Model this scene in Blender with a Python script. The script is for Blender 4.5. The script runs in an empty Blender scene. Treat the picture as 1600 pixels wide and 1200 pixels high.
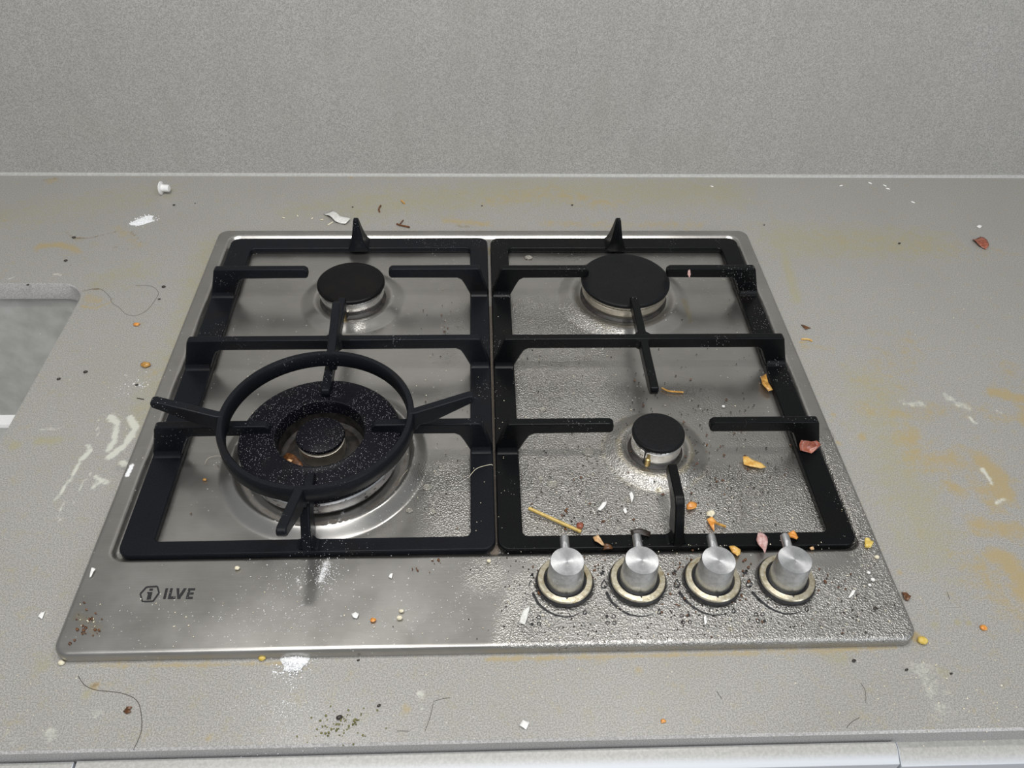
import bpy, bmesh, math, random
import numpy as np
from mathutils import Vector, Matrix
random.seed(7); RNG = np.random.default_rng(7)
S = bpy.context.scene; COL = S.collection; PI = math.pi

# ---------------------------------------------------------------- camera
CP = Vector((-0.007708, -0.285331, 0.526561)); PA, YA, RA = 0.759755, 0.052670, 0.029208; FPX = 1300.0
fw = Vector((math.sin(YA)*math.cos(PA), math.cos(YA)*math.cos(PA), -math.sin(PA)))
r0 = Vector((math.cos(YA), -math.sin(YA), 0)); u0 = r0.cross(fw)
rt = r0*math.cos(RA) + u0*math.sin(RA); up = -r0*math.sin(RA) + u0*math.cos(RA)
cam = bpy.data.cameras.new('camera'); co = bpy.data.objects.new('camera', cam); COL.objects.link(co)
co.matrix_world = Matrix(((rt.x, up.x, -fw.x, CP.x), (rt.y, up.y, -fw.y, CP.y), (rt.z, up.z, -fw.z, CP.z), (0, 0, 0, 1)))
cam.sensor_width = 36; cam.lens = 36*FPX/1600; cam.clip_start = .01
S.camera = co

def at(px, py, z=0.0, y=None):
    """world point seen at a photo pixel on the horizontal plane z (or the vertical plane y)"""
    d = fw*FPX + rt*(px-800) - up*(py-600)
    t = ((y-CP.y)/d.y) if y is not None else ((z-CP.z)/d.z)
    return CP + d*t

# ---------------------------------------------------------------- light
S.view_settings.view_transform = 'Standard'; S.view_settings.look = 'None'
S.view_settings.exposure = -0.10; S.view_settings.gamma = 1.0; S.view_settings.use_curve_mapping = False
w = bpy.data.worlds.new('room_ambient'); S.world = w; w.use_nodes = True
w.node_tree.nodes['Background'].inputs[0].default_value = (0.94, 0.965, 1.0, 1)
w.node_tree.nodes['Background'].inputs[1].default_value = 0.32

def area(name, loc, target, size, power, color=(1, 1, 1), sy=None, disk=False, spread=None):
    l = bpy.data.lights.new(name, 'AREA'); l.energy = power; l.color = color; l.size = size
    if disk: l.shape = 'DISK'
    elif sy: l.shape = 'RECTANGLE'; l.size_y = sy
    if spread: l.spread = spread
    o = bpy.data.objects.new(name, l); COL.objects.link(o); o.location = loc
    o.rotation_euler = (Vector(target)-Vector(loc)).to_track_quat('-Z', 'Y').to_euler()
    return o
area('hood_lamp', (-.24, .16, .78), (-.24, .19, 0), .055, 1.6, (1, .975, .94), disk=True)
area('hood_lamp', (.20, .16, .78), (.20, .19, 0), .055, 1.8, (1, .975, .94), disk=True)
area('ceiling_lamp', (-.1, -.75, 2.0), (0, .1, 0), 1.3, 30, (1, .99, .985), sy=.9)
area('window_daylight', (1.6, -1.9, .9), (0, -.1, -.1), 1.2, 17, (.86, .92, 1), sy=1.1)

# ---------------------------------------------------------------- helpers
def tag(o, label=None, cat=None, group=None, kind=None):
    if label: o['label'] = label
    if cat: o['category'] = cat
    if group: o['group'] = group
    if kind: o['kind'] = kind
    return o
def empty(name, loc=(0, 0, 0)):
    o = bpy.data.objects.new(name, None); COL.objects.link(o); o.location = loc; o.empty_display_size = .02
    return o
def link(name, me, mat=None, parent=None, smooth=True, bevel=0, seg=2, angle=35):
    if mat and not me.materials: me.materials.append(mat)
    if smooth:
        me.polygons.foreach_set('use_smooth', [True]*len(me.polygons))
        if bevel == 0:
            try: me.set_sharp_from_angle(angle=math.radians(angle))
            except Exception: pass
    o = bpy.data.objects.new(name, me); COL.objects.link(o)
    if parent: o.parent = parent; o.location = -parent.location
    if bevel:
        b = o.modifiers.new('bevel', 'BEVEL'); b.width = bevel; b.segments = seg; b.limit_method = 'ANGLE'; b.angle_limit = math.radians(30)
        b.harden_normals = True
    return o
def mesh(name, verts, faces):
    me = bpy.data.meshes.new(name); me.from_pydata([tuple(v) for v in verts], [], faces); me.validate(); me.update(); return me
def bmesh_to(name, bm):
    bmesh.ops.recalc_face_normals(bm, faces=bm.faces)
    me = bpy.data.meshes.new(name); bm.to_mesh(me); bm.free(); return me
def prism(bm, poly, off, M=None):
    """poly: 3D points of a planar outline, extruded by vector off"""
    off = Vector(off); a = [bm.verts.new(Vector(p)) for p in poly]; b = [bm.verts.new(Vector(p)+off) for p in poly]
    n = len(a); bm.faces.new(a[::-1]); bm.faces.new(b)
    for i in range(n): bm.faces.new((a[i], a[(i+1) % n], b[(i+1) % n], b[i]))
def box(bm, x0, x1, y0, y1, z0, z1):
    prism(bm, [(x0, y0, z0), (x1, y0, z0), (x1, y1, z0), (x0, y1, z0)], (0, 0, z1-z0))
def lathe(name, prof, c=(0, 0), n=64, cap0=False, cap1=False, closed=False):
    v = []; f = []; m = len(prof)
    for r, z in prof:
        for k in range(n):
            a = 2*PI*k/n; v.append((c[0]+r*math.cos(a), c[1]+r*math.sin(a), z))
    for i in range(m if closed else m-1):
        j = (i+1) % m
        for k in range(n): f.append((i*n+k, i*n+(k+1) % n, j*n+(k+1) % n, j*n+k))
    if cap0: f.append(tuple(range(n))[::-1])
    if cap1: f.append(tuple((m-1)*n+k for k in range(n)))
    me = mesh(name, v, f); bm = bmesh.new(); bm.from_mesh(me); bmesh.ops.recalc_face_normals(bm, faces=bm.faces); bm.to_mesh(me); bm.free(); return me
def rrect(x0, x1, y0, y1, r, n=6):
    P = []
    for cx, cy, a0 in ((x1-r, y1-r, 0), (x0+r, y1-r, PI/2), (x0+r, y0+r, PI), (x1-r, y0+r, 1.5*PI)):
        for k in range(n+1):
            a = a0+PI/2*k/n; P.append((cx+r*math.cos(a), cy+r*math.sin(a)))
    return P
def smooth01(t): t = np.clip(t, 0, 1); return t*t*(3-2*t)
def seg_dist(X, Y, pts):
    """distance from every grid point to a polyline, and the position 0..1 along it"""
    best = np.full(X.shape, 9.0); tt = np.zeros(X.shape); n = len(pts)-1
    if n == 0: return np.hypot(X-pts[0][0], Y-pts[0][1]), tt
    for i in range(n):
        ax, ay = pts[i][:2]; bx, by = pts[i+1][:2]; dx, dy = bx-ax, by-ay
        t = np.clip(((X-ax)*dx+(Y-ay)*dy)/(dx*dx+dy*dy+1e-12), 0, 1)
        d = np.hypot(X-ax-t*dx, Y-ay-t*dy); m = d < best; best[m] = d[m]; tt[m] = (i+t[m])/n
    return best, tt
def blob(A, ch, X, Y, pts, wd, s, z=0.0, soft=1.0):
    """deposit a stain of half width wd (m) along photo points onto channel ch"""
    P = [at(p[0], p[1], z) for p in pts]
    d, t = seg_dist(X, Y, P)
    A[..., ch] = np.maximum(A[..., ch], s*smooth01((wd-d)/(wd*soft)))
def set_attr(me, name, arr):
    a = me.color_attributes.new(name, 'FLOAT_COLOR', 'POINT'); a.data.foreach_set('color', arr.astype(np.float32).ravel())

# ---------------------------------------------------------------- materials
class NT:
    def __init__(s, name):
        s.m = bpy.data.materials.new(name); s.m.use_nodes = True; s.t = s.m.node_tree; s.N = s.t.nodes; s.L = s.t.links
        s.b = s.N['Principled BSDF']; s.tc = s.N.new('ShaderNodeTexCoord').outputs['Object']
    def put(s, sock, v):
        if isinstance(v, bpy.types.NodeSocket): s.L.new(v, sock)
        elif isinstance(v, (tuple, list)): sock.default_value = tuple(v)+((1,) if len(v) == 3 and len(sock.default_value) == 4 else ())
        else: sock.default_value = v
    def map(s, sc, loc=(0, 0, 0)):
        n = s.N.new('ShaderNodeMapping'); s.L.new(s.tc, n.inputs[0]); n.inputs[3].default_value = sc; n.inputs[1].default_value = loc; return n.outputs[0]
    def noise(s, sc, detail=2, rough=.5, vec=None, out='Fac'):
        n = s.N.new('ShaderNodeTexNoise'); s.L.new(vec or s.tc, n.inputs['Vector']); n.inputs['Scale'].default_value = sc
        n.inputs['Detail'].default_value = detail; n.inputs['Roughness'].default_value = rough; return n.outputs[out]
    def voro(s, sc, vec=None, out='Distance', rnd=1):
        n = s.N.new('ShaderNodeTexVoronoi'); s.L.new(vec or s.tc, n.inputs['Vector']); n.inputs['Scale'].default_value = sc
        n.inputs['Randomness'].default_value = rnd; return n.outputs[out]
    def ramp(s, v, a, b, lo=0.0, hi=1.0):
        n = s.N.new('ShaderNodeMapRange'); n.interpolation_type = 'SMOOTHSTEP'
        s.put(n.inputs[0], v); s.put(n.inputs[1], a); s.put(n.inputs[2], b); s.put(n.inputs[3], lo); s.put(n.inputs[4], hi); return n.outputs[0]
    def math(s, op, a, b=0.0):
        n = s.N.new('ShaderNodeMath'); n.operation = op; s.put(n.inputs[0], a); s.put(n.inputs[1], b); return n.outputs[0]
    def mix(s, f, a, b):
        n = s.N.new('ShaderNodeMix'); n.data_type = 'RGBA'; s.put(n.inputs[0], f); s.put(n.inputs[6], a); s.put(n.inputs[7], b); return n.outputs[2]
    def bump(s, h, st, dist=.001, nrm=None):
        n = s.N.new('ShaderNodeBump'); s.put(n.inputs['Height'], h); s.put(n.inputs['Strength'], st); n.inputs['Distance'].default_value = dist
        if nrm: s.L.new(nrm, n.inputs['Normal'])
        return n.outputs[0]
    def attr(s, name):
        n = s.N.new('ShaderNodeAttribute'); n.attribute_name = name; q = s.N.new('ShaderNodeSeparateColor'); s.L.new(n.outputs['Color'], q.inputs[0])
        return q.outputs[0], q.outputs[1], q.outputs[2], n.outputs['Alpha']
    def set(s, color=None, rough=None, metal=None, normal=None, **k):
        if color is not None: s.put(s.b.inputs['Base Color'], color)
        if rough is not None: s.put(s.b.inputs['Roughness'], rough)
        if metal is not None: s.put(s.b.inputs['Metallic'], metal)
        if normal is not None: s.L.new(normal, s.b.inputs['Normal'])
        for q, v in k.items(): s.put(s.b.inputs[q], v)
        return s.m
def plain(name, col, rough=.5, metal=0, var=.12, sc=400, bump=.15, **k):
    t = NT(name); n = t.noise(sc, 3, .6)
    c = t.mix(t.ramp(n, .3, .7), tuple(x*(1-var) for x in col), tuple(min(1, x*(1+var)) for x in col))
    return t.set(c, rough, metal, t.bump(n, bump, .0004), **k)

def quartz(name, base, stains):
    t = NT(name)
    fine = t.noise(1000, 2, .7); mid = t.noise(12, 4, .6); sp = t.voro(900)
    c = t.mix(t.ramp(fine, .36, .66), tuple(x*.70 for x in base), tuple(x*1.25 for x in base))
    c = t.mix(t.ramp(sp, .16, .07, 0, .35), c, (.62, .61, .59))
    c = t.mix(t.ramp(mid, .35, .7, 0, .22), c, (base[0]*.82, base[1]*.82, base[2]*.76))
    rough = .36
    if stains:
        a, b, d, e = t.attr('stain'); n1 = t.noise(90, 5, .65); n2 = t.noise(330, 4, .7); n3 = t.noise(28, 3, .5)
        nn = t.math('ADD', t.math('MULTIPLY', n1, 1.25), t.math('SUBTRACT', t.math('MULTIPLY', n2, .65), .45))
        mo = t.ramp(t.math('ADD', e, t.math('MULTIPLY', nn, .9)), .42, 1.1)
        c = t.mix(t.math('MULTIPLY', mo, .6), c, (.33, .305, .17))
        m = t.ramp(t.math('ADD', a, nn), .58, 1.18)
        c = t.mix(t.math('MULTIPLY', m, .78), c, t.mix(n2, (.40, .285, .11), (.35, .30, .17)))
        m = t.ramp(t.math('ADD', d, nn), .62, 1.1)
        c = t.mix(t.math('MULTIPLY', m, .8), c, (.16, .105, .05))
        m = t.ramp(t.math('ADD', b, nn), .66, 1.1)
        c = t.mix(t.math('MULTIPLY', m, .8), c, (.60, .61, .54))
        # dried splatter specks
        v = t.voro(150, out='Distance'); k = t.noise(7, 2, .5)
        c = t.mix(t.math('MULTIPLY', t.ramp(v, .09, .05), t.ramp(k, .5, .62, 0, .6)), c, (.63, .62, .57))
        rough = t.ramp(t.noise(9, 4, .6), .3, .75, .27, .46)
    else:
        st = t.noise(5, 4, .55, t.map((9, 1, .55))); st2 = t.noise(3, 3, .5, t.map((1.2, 1, 2.5)))
        c = t.mix(t.ramp(st, .42, .72, 0, .14), c, (base[0]*.7, base[1]*.69, base[2]*.66))
        c = t.mix(t.ramp(st2, .5, .8, 0, .22), c, (.46, .445, .425))
        rough = t.ramp(st2, .35, .7, .34, .5)
    return t.set(c, rough, 0, t.bump(fine, .10, .0003))
M = {}
M['counter'] = quartz('greige_quartz', (.335, .326, .304), True)
M['wall'] = quartz('greige_quartz_splashback', (.405, .396, .378), False)
M['edge'] = quartz('greige_quartz_cut_edge', (.45, .44, .43), False)

def steel_soiled():
    t = NT('soiled_brushed_steel'); a, b, d, e = t.attr('soil')
    br = t.noise(60, 4, .7, t.map((1, 28, 1))); cl = t.noise(14, 4, .6); n2 = t.noise(260, 4, .7); n1 = t.noise(70, 5, .65)
    nn = t.math('ADD', t.math('MULTIPLY', n1, .6), t.math('MULTIPLY', n2, .4))
    c = t.mix(t.ramp(cl, .3, .7), (.375, .364, .340), (.435, .424, .402))
    c = t.mix(t.ramp(br, .35, .7, 0, .18), c, (.55, .54, .52))
    gy = t.ramp(t.math('ADD', e, nn), .8, 1.3)
    c = t.mix(t.math('MULTIPLY', gy, .6), c, (.40, .33, .16))
    gb = t.ramp(t.math('ADD', b, nn), .9, 1.25)
    c = t.mix(t.math('MULTIPLY', gb, .75), c, (.10, .065, .035))
    fl = t.ramp(t.math('ADD', d, t.noise(700, 3, .7)), .93, 1.25)
    c = t.mix(fl, c, (.78, .79, .80))
    spk = t.math('MULTIPLY', t.ramp(t.voro(210), .13, .07), t.ramp(t.noise(30, 3, .6), .45, .6, 0, .75))
    c = t.mix(spk, c, (.72, .71, .67))
    dk = t.math('MULTIPLY', t.ramp(t.voro(170, t.map((1, 1, 1), (3, 7, 1))), .15, .08), t.math('MULTIPLY', t.ramp(t.noise(22, 3, .6), .42, .55), a))
    c = t.mix(dk, c, (.07, .055, .035))
    metal = t.math('SUBTRACT', 1.0, t.math('MAXIMUM', t.math('MAXIMUM', fl, t.math('MULTIPLY', gb, .8)), t.math('MAXIMUM', spk, t.math('MULTIPLY', dk, .9))))
    rough = t.math('ADD', t.ramp(cl, .3, .75, .27, .37), t.math('MULTIPLY', fl, .4))
    # grease beads
    w1 = t.noise(740, 2, .55); w2 = t.ramp(t.voro(430, t.map((1, .8, 1))), .42, .12)
    h = t.math('MULTIPLY', t.math('ADD', t.ramp(w1, .42, .66), t.math('MULTIPLY', w2, .5)), a)
    nb = t.bump(br, .035, .0003); nb = t.bump(h, .72, .00038, nb)
    return t.set(c, rough, t.math('MULTIPLY', metal, .94), nb)
M['plate'] = steel_soiled()
def steel(name, c0, rough, metal=1.0, sc=(1, 28, 1), dirt=0.0, dcol=(.12, .08, .04)):
    t = NT(name); br = t.noise(60, 4, .7, t.map(sc)); n = t.noise(40, 4, .6)
    c = t.mix(t.ramp(n, .3, .7), tuple(x*.88 for x in c0), tuple(min(1, x*1.08) for x in c0))
    me = metal
    if dirt:
        d = t.ramp(t.math('ADD', t.noise(260, 3, .7), t.math('MULTIPLY', t.noise(45, 3, .5), .6)), .86-dirt, 1.0-dirt)
        c = t.mix(d, c, dcol); me = t.math('MULTIPLY', t.math('SUBTRACT', 1.0, t.math('MULTIPLY', d, .8)), metal)
    return t.set(c, t.ramp(n, .3, .7, rough*.85, rough*1.2), me, t.bump(br, .06, .0003))
M['sink'] = steel('brushed_sink_steel', (.62, .62, .60), .4, metal=.6)
M['alum'] = steel('cast_aluminium_scorched', (.90, .89, .87), .30, dirt=-.06)
M['alum_dirty'] = steel('cast_aluminium_sooty', (.62, .58, .50), .42, dirt=.0, dcol=(.25, .13, .06))
M['brass'] = steel('brass_tip', (.60, .45, .20), .3)
M['ceramic'] = plain('ceramic', (.75, .72, .66), .3)
M['sealant'] = plain('sealant_bead', (.44, .44, .42), .35)
M['white'] = plain('white_lacquer', (.60, .63, .67), .35, var=.02, bump=.03)
def grey_top_white():
    t = NT('white_lacquer_grey_top'); g = t.N.new('ShaderNodeNewGeometry'); x = t.N.new('ShaderNodeSeparateXYZ'); t.L.new(g.outputs['Normal'], x.inputs[0])
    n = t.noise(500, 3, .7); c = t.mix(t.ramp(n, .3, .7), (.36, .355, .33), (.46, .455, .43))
    return t.set(t.mix(t.ramp(x.outputs[2], .90, .97), (.60, .63, .67), c), .38, 0)  # upward-facing faces mixed to a mottled beige-grey
M['front'] = grey_top_white()
M['plastic'] = plain('white_plastic', (.85, .85, .84), .35, var=.03, bump=.03)
M['floor'] = plain('floor_board', (.35, .30, .25), .5, sc=30)
M['ink'] = plain('black_print', (.012, .012, .014), .45)

def iron(name, base, rough, dust, grime=.35, blue=True):
    t = NT(name); n = t.noise(900, 3, .7); g = t.noise(25, 4, .65); g2 = t.noise(120, 4, .6)
    c = t.mix(t.ramp(n, .3, .7), tuple(x*.75 for x in base), tuple(x*1.35 for x in base))
    c = t.mix(t.ramp(g, .5, .75, 0, grime), c, (.012, .008, .005))
    v = t.voro(780 if dust > .9 else 520); k = t.noise(20, 3, .6)
    sp = t.math('MULTIPLY', t.ramp(v, .20 if dust > .9 else .15, .08), t.ramp(k, .62-dust*.25, .72-dust*.25, 0, .9))
    c = t.mix(sp, c, (.62, .62, .63))
    t.b.inputs['Specular IOR Level'].default_value = .14
    return t.set(c, t.ramp(g, .35, .7, rough, rough*.7), 0, t.bump(t.math('ADD', n, t.math('MULTIPLY', g2, .6)), .22, .0003))
M['iron'] = iron('cast_iron_enamel', (.0060, .0070, .0095), .42, .25)
M['iron_r'] = iron('cast_iron_enamel_greasy', (.0035, .0040, .0045), .34, .4)
M['wok_iron'] = iron('cast_iron_wok_ring', (.0070, .0080, .0105), .45, .3)
M['cap'] = iron('black_enamel_burner_cap', (.0040, .0040, .0045), .5, .0)
M['cap_r'] = iron('black_enamel_burner_cap_clean', (.0080, .0085, .0095), .5, .0, grime=.1)
M['cap_dust'] = iron('black_enamel_burner_cap_floured', (.0040, .0042, .0070), .5, 1.0)
M['soot'] = plain('sooty_burner_base', (.018, .015, .013), .5, sc=150, var=.6)

def knob_mat():
    t = NT('spun_aluminium'); n = t.noise(300, 3, .6); sp = t.math('MULTIPLY', t.ramp(t.voro(420), .17, .1), t.ramp(t.noise(90, 2, .5), .4, .6, 0, .8))
    c = t.mix(t.ramp(n, .3, .7), (.56, .57, .58), (.70, .71, .72)); c = t.mix(sp, c, (.85, .84, .80))
    tn = t.N.new('ShaderNodeTangent'); tn.direction_type = 'RADIAL'; tn.axis = 'Z'; t.L.new(tn.outputs[0], t.b.inputs['Tangent']); t.b.inputs['Anisotropic'].default_value = .6
    return t.set(c, .38, .95, t.bump(t.math('ADD', n, sp), .18, .0003))
M['knob'] = knob_mat()
def bezel_mat():
    t = NT('grease_yellowed_steel'); n = t.noise(350, 4, .7); k = t.noise(120, 3, .6)
    c = t.mix(t.ramp(n, .35, .65), (.50, .44, .30), (.68, .64, .52)); c = t.mix(t.ramp(k, .58, .7, 0, .5), c, (.30, .22, .08))
    return t.set(c, .33, .85, t.bump(n, .35, .0005))
M['bezel'] = bezel_mat()
M['rubber'] = plain('black_rubber', (.008, .008, .010), .45)

def food(name, c1, c2, rough=.35, sub=.0, sc=300, spec=.5, trans=0):
    t = NT(name); n = t.noise(sc, 3, .6)
    return t.set(t.mix(t.ramp(n, .35, .65), c1, c2), rough, 0, t.bump(n, .3, .0004), **({'Subsurface Weight': sub, 'Subsurface Radius': (.001, .0006, .0003)} if sub else {}))
F = {
 'rice': food('rice_white', (.80, .80, .76), (.88, .88, .84), .35, .2), 'orange': food('onion_skin_orange', (.62, .22, .03), (.75, .38, .10), .3),
 'amber': food('onion_skin_amber', (.60, .30, .05), (.70, .48, .16), .3), 'tan': food('onion_skin_tan', (.55, .32, .14), (.70, .48, .28), .45),
 'red': food('onion_skin_red', (.22, .055, .03), (.38, .13, .08), .25), 'pink': food('shallot_skin_pink', (.42, .22, .20), (.58, .40, .38), .35),
 'brown': food('browned_skin', (.07, .028, .010), (.16, .065, .022), .35), 'pasta': food('dry_pasta_yellow', (.45, .30, .06), (.58, .42, .12), .4),
 'yellow': food('yellow_crumb', (.58, .40, .06), (.70, .55, .18), .5), 'cream': food('cream_crumb', (.66, .60, .42), (.76, .72, .58), .6),
 'paper': food('white_flake', (.72, .72, .70), (.82, .82, .80), .5), 'char': food('charred_crumb', (.012, .010, .008), (.035, .025, .018), .4),
 'flour': food('white_flour', (.78, .79, .80), (.88, .89, .90), .9, sc=900), 'hair': food('dark_hair', (.03, .022, .018), (.05, .04, .03), .4),
 'herb': food('herb_green', (.10, .10, .025), (.20, .19, .06), .6), 'gold': food('fried_onion_gold', (.36, .17, .03), (.58, .34, .10), .25),
 'film': food('clear_film', (.60, .60, .56), (.75, .75, .72), .15),
}

# ================================================================ the setting
X0, X1, YF, YB = -1.15, 1.15, -.060, .6435
HX, HYB, HYF, HR = -.4115, .4245, -.01, .030      # sink cut-out: right edge, back edge, front edge, corner radius
WT = -.020

def counter():
    xs = np.unique(np.concatenate([np.linspace(X0, -.70, 6), np.arange(-.70, .95, .0026), np.linspace(.95, X1, 4)]))
    V = []; Fq = []; A = []
    def block(Xg, Yg):
        n0 = sum(len(v) for v in V); h, w_ = Xg.shape
        V.append(np.stack([Xg.ravel(), Yg.ravel(), np.zeros(Xg.size)], 1))
        idx = np.arange(h*w_).reshape(h, w_)+n0
        Fq.append(np.stack([idx[:-1, :-1].ravel(), idx[:-1, 1:].ravel(), idx[1:, 1:].ravel(), idx[1:, :-1].ravel()], 1))
    xr = np.concatenate([[HX], xs[xs > HX+.0005]]); yr = np.linspace(YF+.0015, YB, 270)
    block(*np.meshgrid(xr, yr))
    arc = HX-HR*(1-np.sin(np.linspace(0, PI/2, 14)))
    xl = np.unique(np.concatenate([xs[xs < HX-HR], arc]))
    off = np.where(xl > HX-HR, HR-np.sqrt(np.maximum(0, HR**2-(xl-(HX-HR))**2)), 0)
    for lo, hi, n in (((HYB-off), np.full(xl.size, YB), 86), (np.full(xl.size, YF+.0015), (HYF+off), 24)):
        T = np.linspace(0, 1, n)[:, None]; block(np.tile(xl, (n, 1)), lo[None]*(1-T)+hi[None]*T)
    P = np.concatenate(V); X, Y = P[:, 0], P[:, 1]; A = np.zeros((len(P), 4))
    B = lambda ch, pts, wd, s, soft=1.0: blob(A, ch, X, Y, pts, wd, s, 0, soft)
    # ochre grease stains, right side
    for pts, wd, s in [([(1350, 640), (1412, 648), (1470, 640)], .016, .36), ([(1555, 612), (1592, 622)], .014, .75), ([(1425, 690)], .014, .52), ([(1415, 680), (1440, 720), (1530, 720)], .03, .42),
        ([(1535, 720), (1560, 745), (1565, 775)], .019, .72), ([(1480, 755), (1500, 770)], .015, .45), ([(1530, 760), (1555, 790)], .018, .45), ([(1525, 820), (1590, 830)], .018, .55), ([(1560, 870), (1598, 900), (1600, 930)], .02, .70),
        ([(1520, 880), (1590, 960)], .03, .36), ([(1345, 683)], .008, .55), ([(1310, 692)], .005, .6), ([(1302, 648)], .005, .6), ([(1405, 895)], .005, .6), ([(1430, 995)], .008, .75), ([(1400, 1012), (1100, 1022), (760, 1030)], .0035, .55),
        ([(120, 1040), (440, 1036)], .003, .5), ([(1250, 540), (1300, 545)], .008, .3), ([(1250, 535), (1262, 532)], .003, .6), ([(1500, 640), (1590, 650)], .02, .3), ([(1600, 640), (1600, 660)], .015, .5),
        ([(1420, 545), (1370, 600)], .05, .22), ([(1580, 580)], .03, .28), ([(1570, 395), (1300, 375)], .03, .18),
        # back and left
        ([(80, 282)], .013, .55), ([(60, 385), (95, 382), (120, 392)], .011, .58), ([(10, 345)], .008, .45), ([(140, 465), (150, 470)], .014, .40), ([(128, 478), (150, 482), (172, 472)], .004, .60),
        ([(700, 345), (760, 350)], .012, .50), ([(770, 315), (850, 300), (960, 320)], .03, .30), ([(1055, 350)], .01, .4), ([(240, 585)], .012, .32), ([(185, 355), (215, 385)], .012, .32),
        ([(548, 276)], .008, .45), ([(850, 350), (1090, 352)], .016, .32), ([(150, 1072)], .006, .50), ([(635, 1108)], .006, .40), ([(325, 1153)], .005, .45), ([(1000, 1046)], .005, .45), ([(940, 1025)], .008, .45)]:
        B(0, pts, wd, s)
    # olive film
    for pts, wd, s in [([(1230, 375), (1450, 380)], .06, .42), ([(330, 380), (280, 540), (215, 660)], .03, .35), ([(1130, 300), (820, 300), (560, 320)], .06, .40), ([(300, 440)], .015, .5), ([(22, 697)], .009, .8),
        ([(1360, 600), (1450, 850)], .05, .36), ([(60, 690), (90, 688)], .008, .55), ([(250, 300), (0, 340)], .05, .25), ([(600, 310), (450, 330)], .03, .3), ([(900, 300)], .03, .45), ([(160, 440), (220, 420)], .03, .3),
        ([(66, 1040)], .012, .4), ([(135, 1085)], .006, .6), ([(1310, 1030)], .012, .35), ([(1475, 1050)], .007, .5), ([(1460, 975)], .005, .6), ([(1495, 972)], .004, .75), ([(1514, 974)], .003, .8), ([(1220, 380), (1245, 470)], .01, .5)]:
        B(3, pts, wd, s)
    # cream dried smears beside the hob
    for pts, wd, s in [([(172, 650), (184, 662), (178, 688), (170, 702)], .0052, .75), ([(202, 652), (212, 668), (196, 695), (172, 714)], .0055, .85), ([(138, 696), (142, 704), (128, 718)], .0045, .65), ([(128, 718), (110, 748), (88, 780)], .0028, .55),
        ([(150, 745), (165, 755)], .005, .55), ([(160, 750), (145, 762)], .004, .65), ([(154, 658), (152, 685)], .0022, .5), ([(142, 738), (122, 768)], .002, .5), ([(108, 775), (88, 808)], .002, .45), ([(118, 782), (92, 815)], .002, .4),
        ([(60, 672), (92, 670)], .004, .4), ([(192, 722), (195, 726)], .004, .9), ([(205, 343)], .002, .2),
        ([(1410, 628), (1440, 632)], .008, .38), ([(1480, 620), (1512, 640)], .010, .42), ([(1535, 733), (1550, 755)], .004, .65), ([(1558, 785), (1570, 780)], .004, .65), ([(1515, 652), (1525, 662)], .003, .55), ([(1555, 640), (1565, 645)], .004, .5),
        ([(20, 1155)], .01, .35), ([(80, 1150)], .012, .36), ([(150, 1115)], .01, .3), ([(655, 1085)], .006, .5), ([(658, 1108)], .004, .5), ([(25, 432), (12, 437)], .002, .8), ([(85, 428), (95, 430)], .003, .45), ([(70, 960)], .004, .5), ([(1440, 1050), (1470, 1100)], .02, .28), ([(560, 1150)], .004, .1),
        ([(290, 325)], .004, .4)]:
        B(1, pts, wd, s)
    # brown rings and drips
    for pts, wd, s in [([(128, 453), (160, 451), (175, 468), (174, 474)], .0014, .50), ([(100, 362), (118, 372), (140, 372), (180, 362), (205, 362), (222, 378)], .0018, .42), ([(108, 416), (117, 408)], .0016, .45), ([(178, 386), (200, 390)], .0022, .36), ([(70, 281), (85, 279)], .006, .3),
        ([(145, 480), (170, 474)], .0014, .4), ([(155, 1068), (145, 1073)], .0018, .4), ([(82, 628), (96, 630)], .0025, .25), ([(595, 318), (592, 330)], .0015, .6), ([(700, 352), (745, 355)], .004, .3)]:
        B(2, pts, wd, s)
    top = np.concatenate(Fq)
    verts = [tuple(p) for p in P.tolist()]; faces = top.tolist(); nb = len(verts)
    me = mesh('countertop', verts, faces)
    set_attr(me, 'stain', A)
    return me
ct = empty('countertop', (0, YF, 0)); tag(ct, 'greige speckled stone worktop around the gas hob, stained with grease', 'worktop')
link('top_surface', counter(), M['counter'], ct)
# slab edges: front edge with arris, cut-out walls, underside
bm = bmesh.new()
prism(bm, [(X0, YF+.0016, 0), (X0, YF, -.0016), (X0, YF, WT), (X0, YF+.0016, WT)], (X1-X0, 0, 0))
prism(bm, [(X0, YF+.0016, WT), (X0, YF+.0016, WT+.001), (X0, HYF-.004, WT+.001), (X0, HYF-.004, WT)], (X1-X0, 0, 0))
link('front_edge', bmesh_to('front_edge', bm), M['edge'], ct, smooth=False)
out = [(X0, HYB)]+[(HX-HR+HR*math.sin(a), HYB-HR+HR*math.cos(a)) for a in np.linspace(0, PI/2, 12)]+[(HX-HR+HR*math.cos(a), HYF+HR-HR*math.sin(a)) for a in np.linspace(0, PI/2, 12)]+[(X0, HYF)]
v = []; f = []
for x, y in out: v += [(x, y, 0), (x-.0007, y-(.0007 if y > .2 else -.0007), -.0012), (x-.0007, y-(.0007 if y > .2 else -.0007), WT)]
for i in range(len(out)-1):
    for k in (0, 1): f.append((3*i+k, 3*i+3+k, 3*i+4+k, 3*i+1+k))
link('cutout_edge', mesh('cutout_edge', v, f), M['edge'], ct)

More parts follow.
